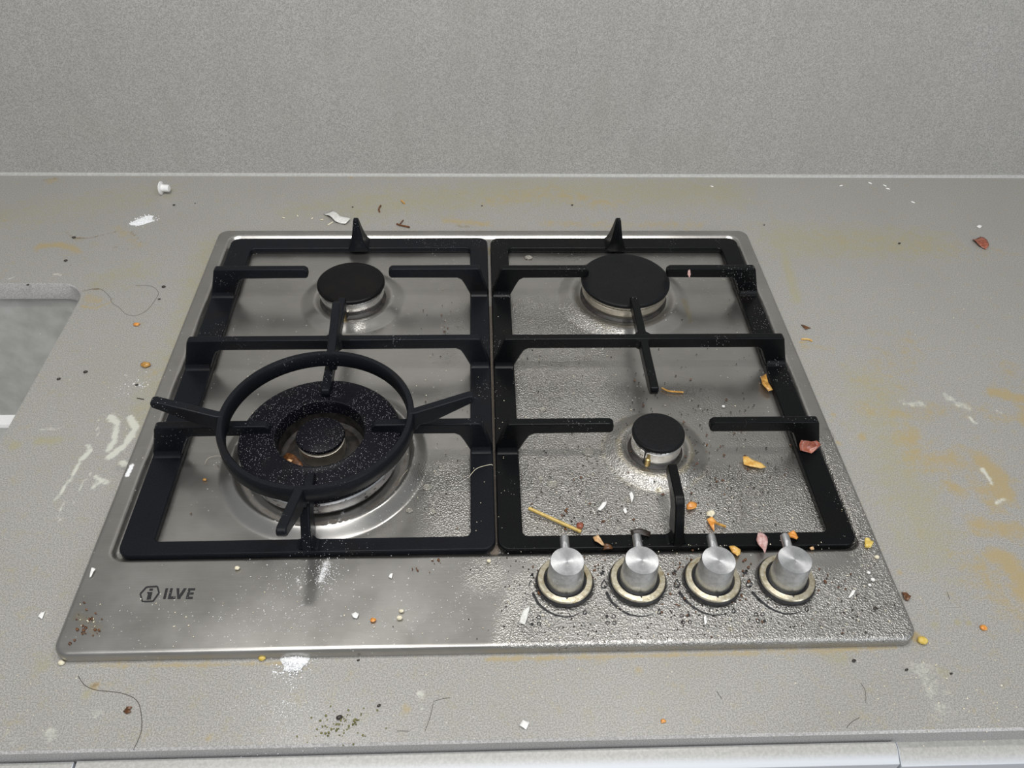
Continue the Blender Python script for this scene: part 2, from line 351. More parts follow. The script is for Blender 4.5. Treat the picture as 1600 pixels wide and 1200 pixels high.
# walls, floor
bm = bmesh.new(); box(bm, X0, X1, YB+.002, YB+.03, -.9, 1.25)
tag(link('wall_back', bmesh_to('wall_back', bm), M['wall'], smooth=False), kind='structure')
bm = bmesh.new()
prism(bm, [(X0, YB+.002, 0), (X0, YB-.0012, 0), (X0, YB-.0006, .0012), (X0, YB+.002, .0026)], (X1-X0, 0, 0))
tag(link('trim_1', bmesh_to('trim_1', bm), M['sealant']), kind='structure')
bm = bmesh.new(); box(bm, X0-.3, X1+.3, -2.2, YB+.03, -.95, -.90)
tag(link('floor', bmesh_to('floor', bm), M['floor'], smooth=False), kind='structure')

# cabinet and drawer fronts
cab = empty('base_cabinet', (0, -.06, -.9)); tag(cab, 'white kitchen base cabinet with drawer fronts under the worktop', 'cabinet')
bm = bmesh.new()
box(bm, X0, HX-.60, YF+.006, YB-.02, -.80, WT-.001)
box(bm, HX+.03, X1, YF+.006, YB-.02, -.80, WT-.001); box(bm, HX-.60, HX+.03, YF+.006, YF+.02, -.80, WT-.001); box(bm, HX-.60, HX+.03, YF+.006, YB-.02, -.80, -.40)
link('body', bmesh_to('body', bm), M['white'], cab, smooth=False)
bm = bmesh.new(); box(bm, X0, X1, YF+.05, YF+.06, -.9, -.80); link('plinth', bmesh_to('plinth', bm), M['white'], cab, smooth=False)
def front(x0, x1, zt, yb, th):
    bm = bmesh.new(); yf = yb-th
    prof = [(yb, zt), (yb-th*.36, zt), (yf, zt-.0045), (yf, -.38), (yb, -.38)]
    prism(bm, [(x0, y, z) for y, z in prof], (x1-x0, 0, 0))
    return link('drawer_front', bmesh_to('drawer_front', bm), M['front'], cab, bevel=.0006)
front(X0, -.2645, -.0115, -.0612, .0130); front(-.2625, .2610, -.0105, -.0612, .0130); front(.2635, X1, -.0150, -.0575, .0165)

# sink
sk = empty('kitchen_sink', (-.70, .2, -.21)); tag(sk, 'undermounted brushed steel sink at the left end of the worktop', 'sink')
def basin(name, x0, x1, y0, y1, zt, zb, r):
    bm = bmesh.new(); rings = []
    prof = [(-.012, zt), (0, zt), (.002, zt-.004), (.006, zb+.03), (.012, zb+.012), (.026, zb+.002), (.05, zb)]
    for ins, z in prof: rings.append([bm.verts.new((x, y, z)) for x, y in rrect(x0+ins, x1-ins, y0+ins, y1-ins, max(.004, r-ins*.3), 8)])
    for a, b in zip(rings, rings[1:]):
        n = len(a)
        for i in range(n): bm.faces.new((a[i], a[(i+1) % n], b[(i+1) % n], b[i]))
    bm.faces.new(rings[-1])
    me = bmesh_to(name, bm); return me
link('basin', basin('basin', -.98, HX+.006, HYF-.006, HYB+.006, WT-.0005, -.205, .036), M['sink'], sk)
bm = bmesh.new(); prism(bm, [(-.972, y, z) for y, z in [(.338, -.105), (.338, -.1135), (.324, -.1135), (.322, -.109), (.324, -.105)]], (.972+HX-.004, 0, 0))
link('basket_rim', bmesh_to('basket_rim', bm), M['plastic'], sk, bevel=.001)
link('drain', lathe('drain', [(.042, -.2045), (.040, -.2025), (.034, -.2035), (.030, -.208), (.002, -.209)], (-.70, .2), 40, cap1=True), M['sink'], sk)

# ================================================================ gas hob
hob = empty('gas_hob', (0, .255, 0)); tag(hob, 'brushed stainless steel four burner gas hob set in the stone worktop, splashed with grease', 'hob')
BZ = .0052        # pressed floor level of the plate
BUR = {'BL': (-.1350, .3860), 'BR': (.1390, .3895), 'FR': (.1385, .1790), 'W': (-.1360, .1740)}
def plate():
    ex = lambda a, b: np.unique(np.round(np.concatenate([np.linspace(a, a+.006, 11), np.arange(a+.006, b-.006, .00135), np.linspace(b-.006, b, 11)]), 6))
    gx, gy = ex(-.295, .295), ex(0, .51); X, Y = np.meshgrid(gx, gy)
    R = .011; cx, cy = .295-R, .255-R; yc = Y-.255                          # corners: squares mapped onto quarter discs
    qa, qb = np.maximum(np.abs(X)-cx, 0), np.maximum(np.abs(yc)-cy, 0)
    na, nb = qa*np.sqrt(1-qb**2/(2*R*R)), qb*np.sqrt(1-qa**2/(2*R*R)); k = (qa > 0) & (qb > 0)
    X = np.where(k, np.sign(X)*(cx+na), X); yc = np.where(k, np.sign(yc)*(cy+nb), yc); Y = yc+.255
    def sdf(px, py, hx, hy, r):
        q1, q2 = np.abs(px)-hx+r, np.abs(py)-hy+r
        return -(np.hypot(np.maximum(q1, 0), np.maximum(q2, 0))+np.minimum(np.maximum(q1, q2), 0)-r)
    d = sdf(X, yc, .295, .255, R); re = .0034
    Z = .009-re+np.sqrt(np.maximum(0, re**2-np.maximum(0, re-d)**2))
    d2 = sdf(X, Y-.2865, .2815, .2130, .012); Z = Z-(.009-BZ)*smooth01(d2/.0045)
    # raised annular pressings round the burners
    def ring(c, R0, wid, h, Rin, dip, win=.006):
        r = np.hypot(X-c[0], Y-c[1]); tt = np.clip((R0-r)/wid, 0, 1); return h*(.75*tt+.25*smooth01(tt))-(h+dip)*smooth01((Rin-r)/win)
    Z = Z+ring(BUR['BL'], .0520, .0120, .0050, .0385, -.0026, .007)+ring(BUR['BR'], .0672, .0125, .0050, .0530, -.0026, .009)
    Z = Z+ring(BUR['FR'], .0440, .0135, .0054, .0295, -.0026, .007)+ring(BUR['W'], .0845, .0105, .0082, .0735, -.0004, .0045)
    for kx in KN: 
        r = np.hypot(X-kx[0], Y-kx[1]); Z = Z-.0008*smooth01((.0215-r)/.0012)
    n, m = X.shape; V = np.stack([X.ravel(), Y.ravel(), Z.ravel()], 1).tolist(); idx = np.arange(n*m).reshape(n, m)
    Fc = np.stack([idx[:-1, :-1].ravel(), idx[:-1, 1:].ravel(), idx[1:, 1:].ravel(), idx[1:, :-1].ravel()], 1).tolist()
    loop = list(idx[0, :-1])+list(idx[:-1, -1])+list(idx[-1, :0:-1])+list(idx[:0:-1, 0]); s0 = len(V)
    for i in loop: V.append((V[i][0], V[i][1], 0.0002))
    L = len(loop)
    for i in range(L): Fc.append((int(loop[(i+1) % L]), int(loop[i]), s0+i, s0+(i+1) % L))
    me = mesh('plate', V, Fc)
    A = np.zeros((len(V), 4)); XX = np.array([v[0] for v in V]); YY = np.array([v[1] for v in V]); P = lambda pts: [at(p[0], p[1], .007) for p in pts]
    def B(ch, pts, wd, s, soft=1.0): blob(A, ch, XX, YY, pts, wd, s, .007, soft)
    def ringm(ch, c, r0, wd, s): A[:, ch] = np.maximum(A[:, ch], s*smooth01(1-np.abs(np.hypot(XX-c[0], YY-c[1])-r0)/wd))
    # grease beads: strongest right of the middle
    B(0, [(830, 500), (900, 520)], .06, 1.0, .6); B(0, [(860, 600), (880, 780), (960, 800)], .085, 1.0, .6); B(0, [(1000, 800), (1200, 770), (1260, 800)], .06, .75, .8)
    B(0, [(870, 980), (1380, 950)], .045, 1.0, .6); B(0, [(830, 930), (820, 1000)], .03, .9); B(0, [(1290, 700), (1390, 930)], .03, .8); B(0, [(700, 740), (715, 810)], .045, .75); B(0, [(700, 620)], .03, .45); B(0, [(700, 560), (720, 470)], .02, .4)
    B(0, [(1200, 700), (1100, 640)], .05, .45); B(0, [(840, 400), (1120, 400)], .02, .3); B(0, [(760, 900)], .03, .5); B(0, [(1200, 480), (1250, 600)], .02, .35); B(0, [(560, 510)], .012, .5)
    # brown scorching
    for p, wd, s in [([(125, 965), (145, 990)], .010, .45), ([(850, 915), (880, 925)], .006, .45), ([(1265, 500), (1300, 700)], .006, .25), ([(1060, 735), (1075, 690)], .010, .42), ([(1190, 695), (1180, 690)], .006, .5), ([(1035, 608), (1068, 612)], .002, .6),
                     ([(925, 520), (960, 530)], .006, .35), ([(915, 640), (920, 645)], .004, .55), ([(1390, 960)], .005, .35), ([(1220, 880), (1290, 890)], .01, .4), ([(545, 886)], .004, .45), ([(690, 500), (688, 520)], .003, .5), ([(1300, 930), (1310, 935)], .005, .4), ([(1030, 770), (1040, 775)], .004, .5), ([(1160, 880), (1150, 930)], .006, .4), ([(960, 700), (958, 720)], .004, .5)]:
        B(1, p, wd, s)
    B(1, [(767, 480), (770, 640), (773, 860)], .004, 1.5, .4); B(1, [(766, 395), (766, 480)], .002, .7)  # gap between the supports: dirt, with the gap's shadow painted in
    ringm(1, BUR['FR'], .0275, .006, .42); ringm(1, BUR['BR'], .049, .005, .22); ringm(1, BUR['W'], .066, .007, .62); ringm(1, BUR['BL'], .036, .004, .25)
    # yellow grease
    ringm(3, BUR['FR'], .044, .008, .42); ringm(3, BUR['FR'], .031, .008, .55); ringm(3, BUR['BR'], .067, .008, .28); ringm(3, BUR['BR'], .05, .008, .35)
    for p, wd, s in [([(125, 965), (150, 985)], .016, .50), ([(1070, 470), (1080, 500)], .010, .6), ([(930, 505), (950, 515)], .010, .45), ([(1030, 765)], .010, .6), ([(1250, 690), (1240, 700)], .008, .55), ([(820, 910), (870, 900)], .03, .25), ([(850, 790), (900, 800)], .03, .3), ([(980, 780)], .012, .5), ([(765, 385), (765, 395)], .004, .8), ([(1180, 670)], .02, .3), ([(900, 840)], .02, .4), ([(1380, 850), (1400, 900)], .008, .4), ([(1140, 985)], .008, .5), ([(1200, 760)], .04, .2)]:
        B(3, p, wd, s)
    # flour dust and dried water marks
    for p, wd, s in [([(512, 880), (500, 910)], .0075, .62), ([(515, 860)], .006, .6), ([(465, 905), (470, 920)], .006, .5), ([(510, 940)], .004, .5), ([(590, 975), (620, 980)], .012, .36), ([(440, 960), (600, 930)], .05, .24), ([(330, 960), (420, 960)], .05, .26), ([(630, 980), (645, 985)], .006, .42), ([(690, 960), (760, 930)], .03, .30),
                     ([(200, 745), (207, 730)], .0045, .9), ([(300, 660)], .001, .1), ([(440, 1000), (560, 1000)], .02, .3), ([(340, 800), (380, 780)], .008, .22), ([(530, 810)], .004, .7), ([(540, 790)], .004, .6), ([(535, 800)], .006, .6), ([(428, 494)], .0028, .34), ([(655, 450)], .004, .5), ([(720, 915), (725, 880)], .012, .35), ([(460, 820), (560, 815)], .02, .18), ([(160, 960)], .006, .35), ([(1130, 960)], .003, .5), ([(400, 900), (300, 880)], .04, .22)]:
        B(2, p, wd, s)
    set_attr(me, 'soil', A)
    return me
KN = [at(x, y, .0135).xy for x, y in ((883, 905), (997, 903), (1114, 903), (1230, 902))]
link('steel_plate', plate(), M['plate'], hob, angle=60)

# ---- printed markings (flat ink on the plate)
PZ = .00915
def ink(name, polys, label=None, z=PZ):
    bm = bmesh.new()
    for p in polys:
        vs = [bm.verts.new(at(a[0], a[1], z)) for a in p]
        if len(vs) > 2: bm.faces.new(vs)
    bmesh.ops.triangulate(bm, faces=bm.faces)
    for f_ in bm.faces:
        f_.normal_update()
        if f_.normal.z < 0: f_.normal_flip()
    me = bpy.data.meshes.new(name); bm.to_mesh(me); bm.free()
    o = link(name, me, M['ink'], hob, smooth=False)
    if label: o['label'] = label
    return o
def c1(L): return [(x/3.81+60, y/3.81+820) for x, y in L]
def quads(path, ws):
    out = []
    for i in range(len(path)-1):
        (x0, y0), (x1, y1) = path[i], path[i+1]; L = math.hypot(x1-x0, y1-y0) or 1; nx, ny = -(y1-y0)/L, (x1-x0)/L; a, b = ws[i]/2, ws[i+1]/2
        out.append([(x0+nx*a, y0+ny*a), (x1+nx*b, y1+ny*b), (x1-nx*b, y1-ny*b), (x0-nx*a, y0-ny*a)])
    return out
hx = [(606, 411), (644, 370), (708, 366), (718, 405), (682, 455), (619, 457)]
hexs = []
for i in range(6):
    a, b = hx[i], hx[(i+1) % 6]; hexs += quads(c1([a, b]), [2.6, 2.6])
hexs += [c1([(655, 400), (679, 400), (668, 446), (643, 446)]), c1([(663, 379), (683, 379), (680, 392), (659, 392)]), c1([(648, 400), (660, 400), (657, 408), (646, 408)])]
ink('logo_emblem', hexs, 'black hexagon emblem with a letter i')
ink('logo_lettering', [c1(p) for p in [
    [(757, 377), (773, 377), (757, 441), (741, 441)],
    [(785, 377), (801, 377), (789, 426), (817, 426), (813, 441), (769, 441)],
    [(822, 377), (839, 377), (838, 418), (866, 377), (884, 377), (843, 441), (826, 441)],
    [(893, 377), (935, 377), (931, 390), (905, 390), (902, 402), (926, 402), (922, 415), (899, 415), (895, 428), (921, 428), (917, 441), (876, 441)]]], 'black italic capitals reading ILVE')
def K(L): return [(x/6.154+(800 if o_ == 0 else 1040), y/6.154+820) for (x, y, o_) in L]
def kk(o_, L): return [(x/6.154+o_, y/6.154+820) for x, y in L]
def circ(o_, cx, cy, r, fill):
    pts = [(cx+r*math.cos(2*PI*i/14), cy+r*.96*math.sin(2*PI*i/14)) for i in range(15)]
    return [kk(o_, pts[:-1])] if fill else quads(kk(o_, pts), [1.25]*15)
def flame(o_, cx, cy, s):
    L = [(0, -44), (-14, -22), (-28, 2), (-30, 20), (-20, 34), (-4, 38), (14, 34), (26, 22), (26, 4), (12, -18), (0, -44)]
    out = quads(kk(o_, [(cx+x*s, cy+y*s) for x, y in L]), [1.1*s+.6]*11)
    out.append(kk(o_, [(cx+x*s, cy+y*s) for x, y in [(4, 2), (18, 20), (18, 36), (4, 40), (-4, 28), (2, 16)]])); return out
def star(o_, cx, cy, s, half=False):
    L = [(cx+(s if i % 2 == 0 else s*.38)*math.cos(PI/2+i*PI/5+.2), cy-(s if i % 2 == 0 else s*.38)*math.sin(PI/2+i*PI/5+.2)) for i in range(10)]
    if half: L = L[4:]
    return [kk(o_, L)]
ws = [4.6, 4.2, 3.4, 2.8, 2.2, 1.5, .9]
DM = [
 (800, [(205, 665), (250, 755), (330, 825), (420, 870), (520, 887), (600, 875), (655, 845)], [(258, 890, 0), (260, 950, 0), (193, 955, 1)], None, (180, 478), (702, 840)),
 (800, [(910, 655), (960, 745), (1040, 815), (1120, 860), (1220, 882), (1300, 875), (1360, 855)], [(912, 880, 1), (978, 880, 0), (920, 943, 0), (985, 943, 0)], (888, 570), (870, 463), (1418, 835)),
 (1040, [(135, 650), (190, 725), (270, 795), (360, 845), (450, 870), (530, 865), (600, 845)], [(155, 870, 0), (220, 868, 1), (167, 935, 0), (233, 935, 0)], (110, 565), (85, 460), (656, 825)),
 (1040, [(835, 650), (900, 720), (980, 785), (1060, 830), (1150, 858), (1230, 855), (1310, 830)], [(868, 860, 0), (932, 860, 0), (887, 925, 0), (950, 925, 1)], (805, 562), (770, 458), (1360, 810))]
for o_, arc, dots, fl, stp, sf in DM:
    pol = quads(kk(o_, arc), ws)
    # smooth the arc joints with small discs
    for (x, y), wv in zip(arc, ws): pol += [[(x/6.154+o_+wv*.5*math.cos(a), y/6.154+820+wv*.5*math.sin(a)) for a in np.linspace(0, 2*PI, 9)[:-1]]]
    for x, y, fi in dots: pol += circ(o_, x, y, 17, fi)
    if fl: pol += flame(o_, fl[0], fl[1], 1.0)
    else: pol += quads(kk(o_, [(188, 530), (168, 560), (163, 600)]), [1.3, 1.4, 1.0])
    pol += star(o_, stp[0], stp[1], 30, half=fl is None); pol += flame(o_, sf[0], sf[1], .62)
    ink('dial_marking', pol)

# ---- control knobs
def under(o, parent, off):
    o.parent = parent; o.location = off; return o
def knob(c):
    x, y = c; z0 = .0079
    me = lathe('knob', [(.0132, z0+.003), (.0132, .0165), (.0130, .0185), (.0121, .0350), (.0117, .0358), (.0004, .0358)], (0, 0), 64, cap1=True)
    skirt = link('knob', me, M['knob'], hob); skirt.location = Vector((x, y, 0))-hob.location; OFF = Vector((-x, -y, 0))
    under(link('knob_bezel', lathe('knob_bezel', [(.0196, .0100), (.0199, .0132), (.0193, .0140), (.0156, .0142), (.0152, .0136), (.0152, .0100)], (x, y), 72, closed=True), M['bezel'], None), skirt, OFF)
    under(link('knob_seal', lathe('knob_seal', [(.0207, z0), (.0207, .0116), (.0199, .0124), (.0150, .0125), (.0128, .0118)], (x, y), 64), M['rubber'], None), skirt, OFF)
    bm = bmesh.new(); n = 20; r = .0034; rings = []
    for yy, rr in ((y+.009, r), (y+.0225, r*.97), (y+.0240, r*.9), (y+.0246, r*.6)):
        rings.append([bm.verts.new((x+rr*math.cos(2*PI*k/n), yy, .0305+(yy-y-.009)*.06+rr*math.sin(2*PI*k/n))) for k in range(n)])
    for a, b in zip(rings, rings[1:]):
        for k in range(n): bm.faces.new((a[k], a[(k+1) % n], b[(k+1) % n], b[k]))
    bm.faces.new(rings[-1])
    under(link('knob_lever', bmesh_to('knob_lever', bm), M['knob'], None), skirt, OFF)
    bm = bmesh.new(); prism(bm, [(x-.0012, y-.0152, .0137), (x+.0012, y-.0152, .0137), (x, y-.0170, .0137)], (0, 0, .0008))
    under(link('knob_pointer', bmesh_to('knob_pointer', bm), M['rubber'], None, smooth=False), skirt, OFF)
for c in KN: knob(c)

# ================================================================ pan supports
ZT = .0440; FT = .0122; FB = .0056
def pan_support(label, xo0, xo1, ins0, ins1, arms, xc, mat, side):
    root = empty('pan_support', ((xo0+xo1)/2, .283, BZ)); tag(root, label, 'pan support', 'cast iron pan supports')
    o, i = rrect(xo0, xo1, .0772, .4890, .009), rrect(xo0+ins0, xo1-ins1, .0898, .4695, .0045)
    bm = bmesh.new(); L = []
    for P, z in ((o, FB), (o, FT), (i, FT), (i, FB)): L.append([bm.verts.new((x, y, z)) for x, y in P])
    n = len(o)
    for a, b in zip(L, L[1:]+L[:1]):
        for k in range(n): bm.faces.new((a[k], a[(k+1) % n], b[(k+1) % n], b[k]))
    link('frame', bmesh_to('frame', bm), mat, root, bevel=.0016, seg=3)
    th = .0076
    def prof(x0, tip, sgn):
        """bracket foot at outer edge x0, arm running sgn towards tip"""
        wf = ins0 if sgn > 0 else ins1
        return [(x0, FT-.001), (x0+sgn*.0014, FT+.004), (x0+sgn*.0088, ZT-.002), (x0+sgn*.0100, ZT-.0003), (x0+sgn*.0115, ZT), (tip-sgn*.003, ZT), (tip, ZT-.0025), (tip, ZT-.0085), (tip-sgn*.002, ZT-.0108),
                (x0+sgn*(wf+.0125), ZT-.0112), (x0+sgn*(wf+.0085), ZT-.0135), (x0+sgn*(wf+.0055), ZT-.019), (x0+sgn*(wf-.0005), FT-.001)]
    for yf, tl, tr in arms:
        if tl is None:      # full-width bar
            a, b = prof(xo0, 0, 1), prof(xo1, 0, -1)
            P = a[:5]+b[:5][::-1]+b[9:][::-1]+a[9:]
            bm = bmesh.new(); prism(bm, [(x, yf, z) for x, z in P], (0, th, 0)); link('cross_bar', bmesh_to('cross_bar', bm), mat, root, bevel=.0013, seg=3)
        else:
            for P in (prof(xo0, tl, 1), prof(xo1, tr, -1)):
                bm = bmesh.new(); prism(bm, [(x, yf, z) for x, z in P], (0, th, 0)); link('support_arm', bmesh_to('support_arm', bm), mat, root, bevel=.0013, seg=3)
        # fillets where the bracket meets the frame
        for x0, sgn, wf in ((xo0, 1, ins0), (xo1, -1, ins1)):
            bm = bmesh.new(); q = [(yf+.0005, FT-.0004), (yf-.0040, FT-.0004), (yf-.0022, FT+.0006), (yf-.0008, FT+.0022), (yf+.0005, FT+.006)]
            xa, xb = sorted((x0+sgn*.0016, x0+sgn*(wf-.0008))); prism(bm, [(xa, y, z) for y, z in q], (xb-xa, 0, 0))
            link('bracket_fillet', bmesh_to('bracket_fillet', bm), mat, root, bevel=.0003, seg=1)
    # bar running towards both burners
    bm = bmesh.new(); hw = .0037
    P = [(.342, ZT-.0002), (.344, ZT-.003), (.343, ZT-.009), (.332, ZT-.0112), (.228, ZT-.0112), (.2165, ZT-.0085), (.2150, ZT-.004), (.2165, ZT-.0002)]
    prism(bm, [(xc-hw, y, z) for y, z in P], (2*hw, 0, 0)); link('spine_bar', bmesh_to('spine_bar', bm), mat, root, bevel=.0014, seg=3)
    # gussets at the bar crossing
    bm = bmesh.new(); prism(bm, [(xc-.008, .2805, ZT-.0006), (xc-.0035, .2765, ZT-.0006), (xc+.0035, .2765, ZT-.0006), (xc+.008, .2805, ZT-.0006), (xc+.008, .2870, ZT-.0006), (xc+.0035, .2915, ZT-.0006), (xc-.0035, .2915, ZT-.0006), (xc-.008, .2870, ZT-.0006)], (0, 0, -.010))
    link('crossing_boss', bmesh_to('crossing_boss', bm), mat, root, bevel=.0008, seg=2)
    # front finger, thick foot
    bm = bmesh.new(); yt = .1335 if side else .1290
    P = [(.0775, FT-.001), (.0790, .018), (.0935, ZT-.0040), (.0985, ZT-.0004), (.1020, ZT), (yt-.002, ZT), (yt, ZT-.003), (yt, ZT-.0085), (yt-.003, ZT-.0112), (.1120, ZT-.0125), (.1045, ZT-.0180), (.0990, FT-.001)]
    prism(bm, [(xc-.0036, y, z) for y, z in P], (.0074, 0, 0)); link('front_finger', bmesh_to('front_finger', bm), mat, root, bevel=.0015, seg=3)
    bm = bmesh.new()
    prism(bm, [(xc-.0095, .0795, FT-.0005), (xc-.0060, .0797, FT+.0006), (xc-.0036, .0800, FT+.0050), (xc+.0036, .0800, FT+.0050), (xc+.0060, .0797, FT+.0006), (xc+.0095, .0795, FT-.0005)], (0, .0100, 0))
    link('finger_foot', bmesh_to('finger_foot', bm), mat, root, bevel=.0006, seg=2)
    # rear spike
    xs = xc+(.0010 if side else .0005); bm = bmesh.new()
    rings = []
    for hx_, y0, y1, z in ((.0112, .4640, .4885, FT-.001), (.0090, .4635, .4860, FT+.003), (.0068, .4640, .4830, .022), (.0045, .4660, .4790, .034), (.0028, .4685, .4760, .0450), (.0020, .4695, .4745, .0470)):
        rings.append([bm.verts.new(p) for p in ((xs-hx_, y0+.002, z), (xs-hx_*.45, y0, z), (xs+hx_*.45, y0, z), (xs+hx_, y0+.002, z), (xs+hx_, y1, z), (xs-hx_, y1, z))])
    for a, b in zip(rings, rings[1:]):
        for k in range(6): bm.faces.new((a[k], a[(k+1) % 6], b[(k+1) % 6], b[k]))
    bm.faces.new(rings[-1]); bm.faces.new(rings[0][::-1])
    link('rear_spike', bmesh_to('rear_spike', bm), mat, root, bevel=.0007)
    for x in (xo0+.010, xo1-.010):
        for y in (.090, .476):
            me = lathe('rubber_foot', [(.004, BZ), (.0045, FB+.0003)], (x, y), 16, cap0=True); link('rubber_foot', me, M['rubber'], root)
    return root
pan_support('left cast iron pan support, with the round wok ring resting on it', -.2750, .0021, .0240, .0188, [(.3860, -.1755, -.0965), (.2795, None, None), (.1750, -.1760, -.0955)], -.1370, M['iron'], 0)
pan_support('right cast iron pan support, greasy, behind the four control knobs',   .0044, .2770, .0192, .0200, [(.3860, .1010, .1790), (.2795, None, None), (.1745, .1000, .1790)], .1395, M['iron_r'], 1)
bpy.data.objects['pan_support'].rotation_euler.z = math.radians(.25)

# ---- wok ring
WC = (-.1345, .1685); wz0, wz1 = .0445, .0640
wr = empty('wok_ring', (WC[0], WC[1], wz0)); tag(wr, 'black cast iron wok ring with four raised fins over the front left burner', 'wok ring')
me = lathe('ring', [(.0752, wz0+.0065), (.0752, wz1-.0012), (.0742, wz1), (.0708, wz1), (.0698, wz1-.0012), (.0698, wz0+.0065), (.0708, wz0+.0055), (.0742, wz0+.0055)], WC, 112, closed=True)
link('ring', me, M['wok_iron'], wr, angle=50)
for a in (179, 2.5, 88.5, 268):
    a = math.radians(a); ca, sa = math.cos(a), math.sin(a); hw = .0036
    P = [(.0700, wz1), (.0760, wz1+.0004), (.1180, .0800), (.1215, .0795), (.1228, .0770), (.1222, .0735), (.1180, .0712), (.0900, wz0+.0095), (.0790, wz0+.0058), (.0760, wz0+.0004), (.0705, wz0+.0004), (.0700, wz0+.0060)]
    bm = bmesh.new(); prism(bm, [(WC[0]+r*ca+hw*sa, WC[1]+r*sa-hw*ca, z) for r, z in P], (-2*hw*sa, 2*hw*ca, 0))
    link('fin', bmesh_to('fin', bm), M['wok_iron'], wr, bevel=.0014, seg=3)

# ================================================================ burners
def burner(label, key, rc, ztop, capmat, headmat, rh, tiers):
    c = BUR[key]; root = empty('gas_burner', (c[0], c[1], BZ)); tag(root, label, 'burner', 'gas burners')
    link('burner_cap', lathe('burner_cap', [(rc*.93, ztop-.0042), (rc-.0002, ztop-.0040), (rc, ztop-.0030), (rc-.0002, ztop-.0012), (rc-.0014, ztop-.0002), (rc*.93, ztop), (rc*.5, ztop+.0003), (.0003, ztop+.0004)], c, 80, cap0=True, cap1=True), capmat, root)
    link('burner_head', lathe('burner_head', tiers, c, 96, cap0=True, cap1=True), headmat, root)
    return root, c
b, c = burner('small black capped gas burner at the back left of the hob', 'BL', .0333, .0300, M['cap'], M['alum'], .031,
    [(.029, BZ+.0015), (.0300, .0135), (.0312, .0150), (.0318, .0165), (.0316, .0225), (.0300, .0232), (.0300, .0246), (.0312, .0258)])
b2, c2 = burner('large black capped gas burner at the back right of the hob', 'BR', .0446, .0300, M['cap_r'], M['alum_dirty'], .042,
    [(.0400, BZ+.0015), (.0408, .0125), (.0420, .0140), (.0426, .0150), (.0424, .0205), (.0410, .0212), (.0410, .0222), (.0428, .0232), (.0428, .0258)])
b3, c3 = burner('smallest black capped gas burner at the front right, brass spark plug showing', 'FR', .0218, .0305, M['cap_r'], M['alum'], .0205,
    [(.0195, BZ+.0015), (.0200, .0120), (.0206, .0135), (.0208, .0150), (.0206, .0225), (.0190, .0232), (.0190, .0248), (.0204, .0263)])
def bur_base(root, c, r0):
    link('burner_seat', lathe('burner_seat', [(r0+.0035, BZ+.0018), (r0+.0030, .0085), (r0, .0098), (r0-.002, .0120)], c, 64), M['soot'], root)
bur_base(b, c, .0300); bur_base(b2, c2, .0408); bur_base(b3, c3, .0198)
def plug(root, x, y):
    link('spark_plug', lathe('spark_plug', [(.0026, BZ+.001), (.0026, .0165), (.0017, .0172), (.0015, .0215), (.0008, .0225)], (x, y), 20, cap1=True), M['brass'], root)
    bm = bmesh.new(); box(bm, x-.0036, x+.0036, y+.0006, y+.0040, .0075, .0255); link('plug_slot', bmesh_to('plug_slot', bm), M['rubber'], root, bevel=.0005)
plug(b3, *(at(1012, 722, .012).xy)); plug(b, c[0]-.0055, c[1]-.0325)
# notched gas ports on the aluminium heads (one stuff part each)
def ports(root, c, r, z0, z1, n):
    bm = bmesh.new()
    for k in range(n):
        a = 2*PI*k/n; ca, sa = math.cos(a), math.sin(a); h = .00035
        prism(bm, [(c[0]+r*ca+h*sa, c[1]+r*sa-h*ca, z0), (c[0]+r*ca-h*sa, c[1]+r*sa+h*ca, z0), (c[0]+(r-.001)*ca-h*sa, c[1]+(r-.001)*sa+h*ca, z0), (c[0]+(r-.001)*ca+h*sa, c[1]+(r-.001)*sa-h*ca, z0)], (0, 0, z1-z0))
    link('gas_ports', bmesh_to('gas_ports', bm), M['rubber'], root, smooth=False)['kind'] = 'stuff'
ports(b, c, .0304, .0233, .0245, 48); ports(b2, c2, .0414, .0213, .0221, 64); ports(b3, c3, .0194, .0233, .0247, 32)

# wok burner: ring cap with open well, inner crown
cw = BUR['W']; wb = empty('gas_burner', (cw[0], cw[1], BZ)); tag(wb, 'wide double-crown wok burner at the front left, dusted with flour', 'burner', 'gas burners')
zt = .0362
link('outer_ring_cap', lathe('outer_ring_cap', [(.0345, zt-.012), (.0348, zt-.002), (.0356, zt+.0010), (.0368, zt+.0013), (.0385, zt+.0004), (.0420, zt), (.0600, zt-.0004), (.0630, zt-.0010), (.0644, zt-.0028), (.0644, zt-.0085), (.0625, zt-.0100), (.0560, zt-.0105)], cw, 112), M['cap_dust'], wb)
def wokhead():
    t = NT('cast_aluminium_charred_specks'); n = t.noise(200, 3, .6, t.map((1, 1, 1.6))); k = t.noise(30, 3, .6)
    d = t.ramp(t.math('ADD', n, t.math('MULTIPLY', k, .5)), .86, .90)
    c_ = t.mix(t.ramp(k, .3, .7), (.74, .75, .78), (.62, .62, .62)); c_ = t.mix(d, c_, (.03, .02, .015))
    return t.set(c_, .34, t.math('MULTIPLY', t.math('SUBTRACT', 1.0, d), .95), t.bump(n, .12, .0004))
M['wokhead'] = wokhead()
link('outer_burner_head', lathe('outer_burner_head', [(.0585, BZ+.003), (.0600, .0115), (.0610, .0125), (.0616, .0215), (.0600, .0228), (.0600, .0245), (.0615, .0262), (.0560, .0268)], cw, 112), M['wokhead'], wb)
link('burner_well', lathe('burner_well', [(.0585, BZ+.004), (.0565, BZ+.003), (.0400, BZ+.004), (.0340, .0120), (.0345, zt-.011)], cw, 80), M['soot'], wb)
link('well_floor', lathe('well_floor', [(.0345, .0150), (.0300, .0140), (.0240, .0165), (.0150, .0165)], cw, 64), M['soot'], wb)
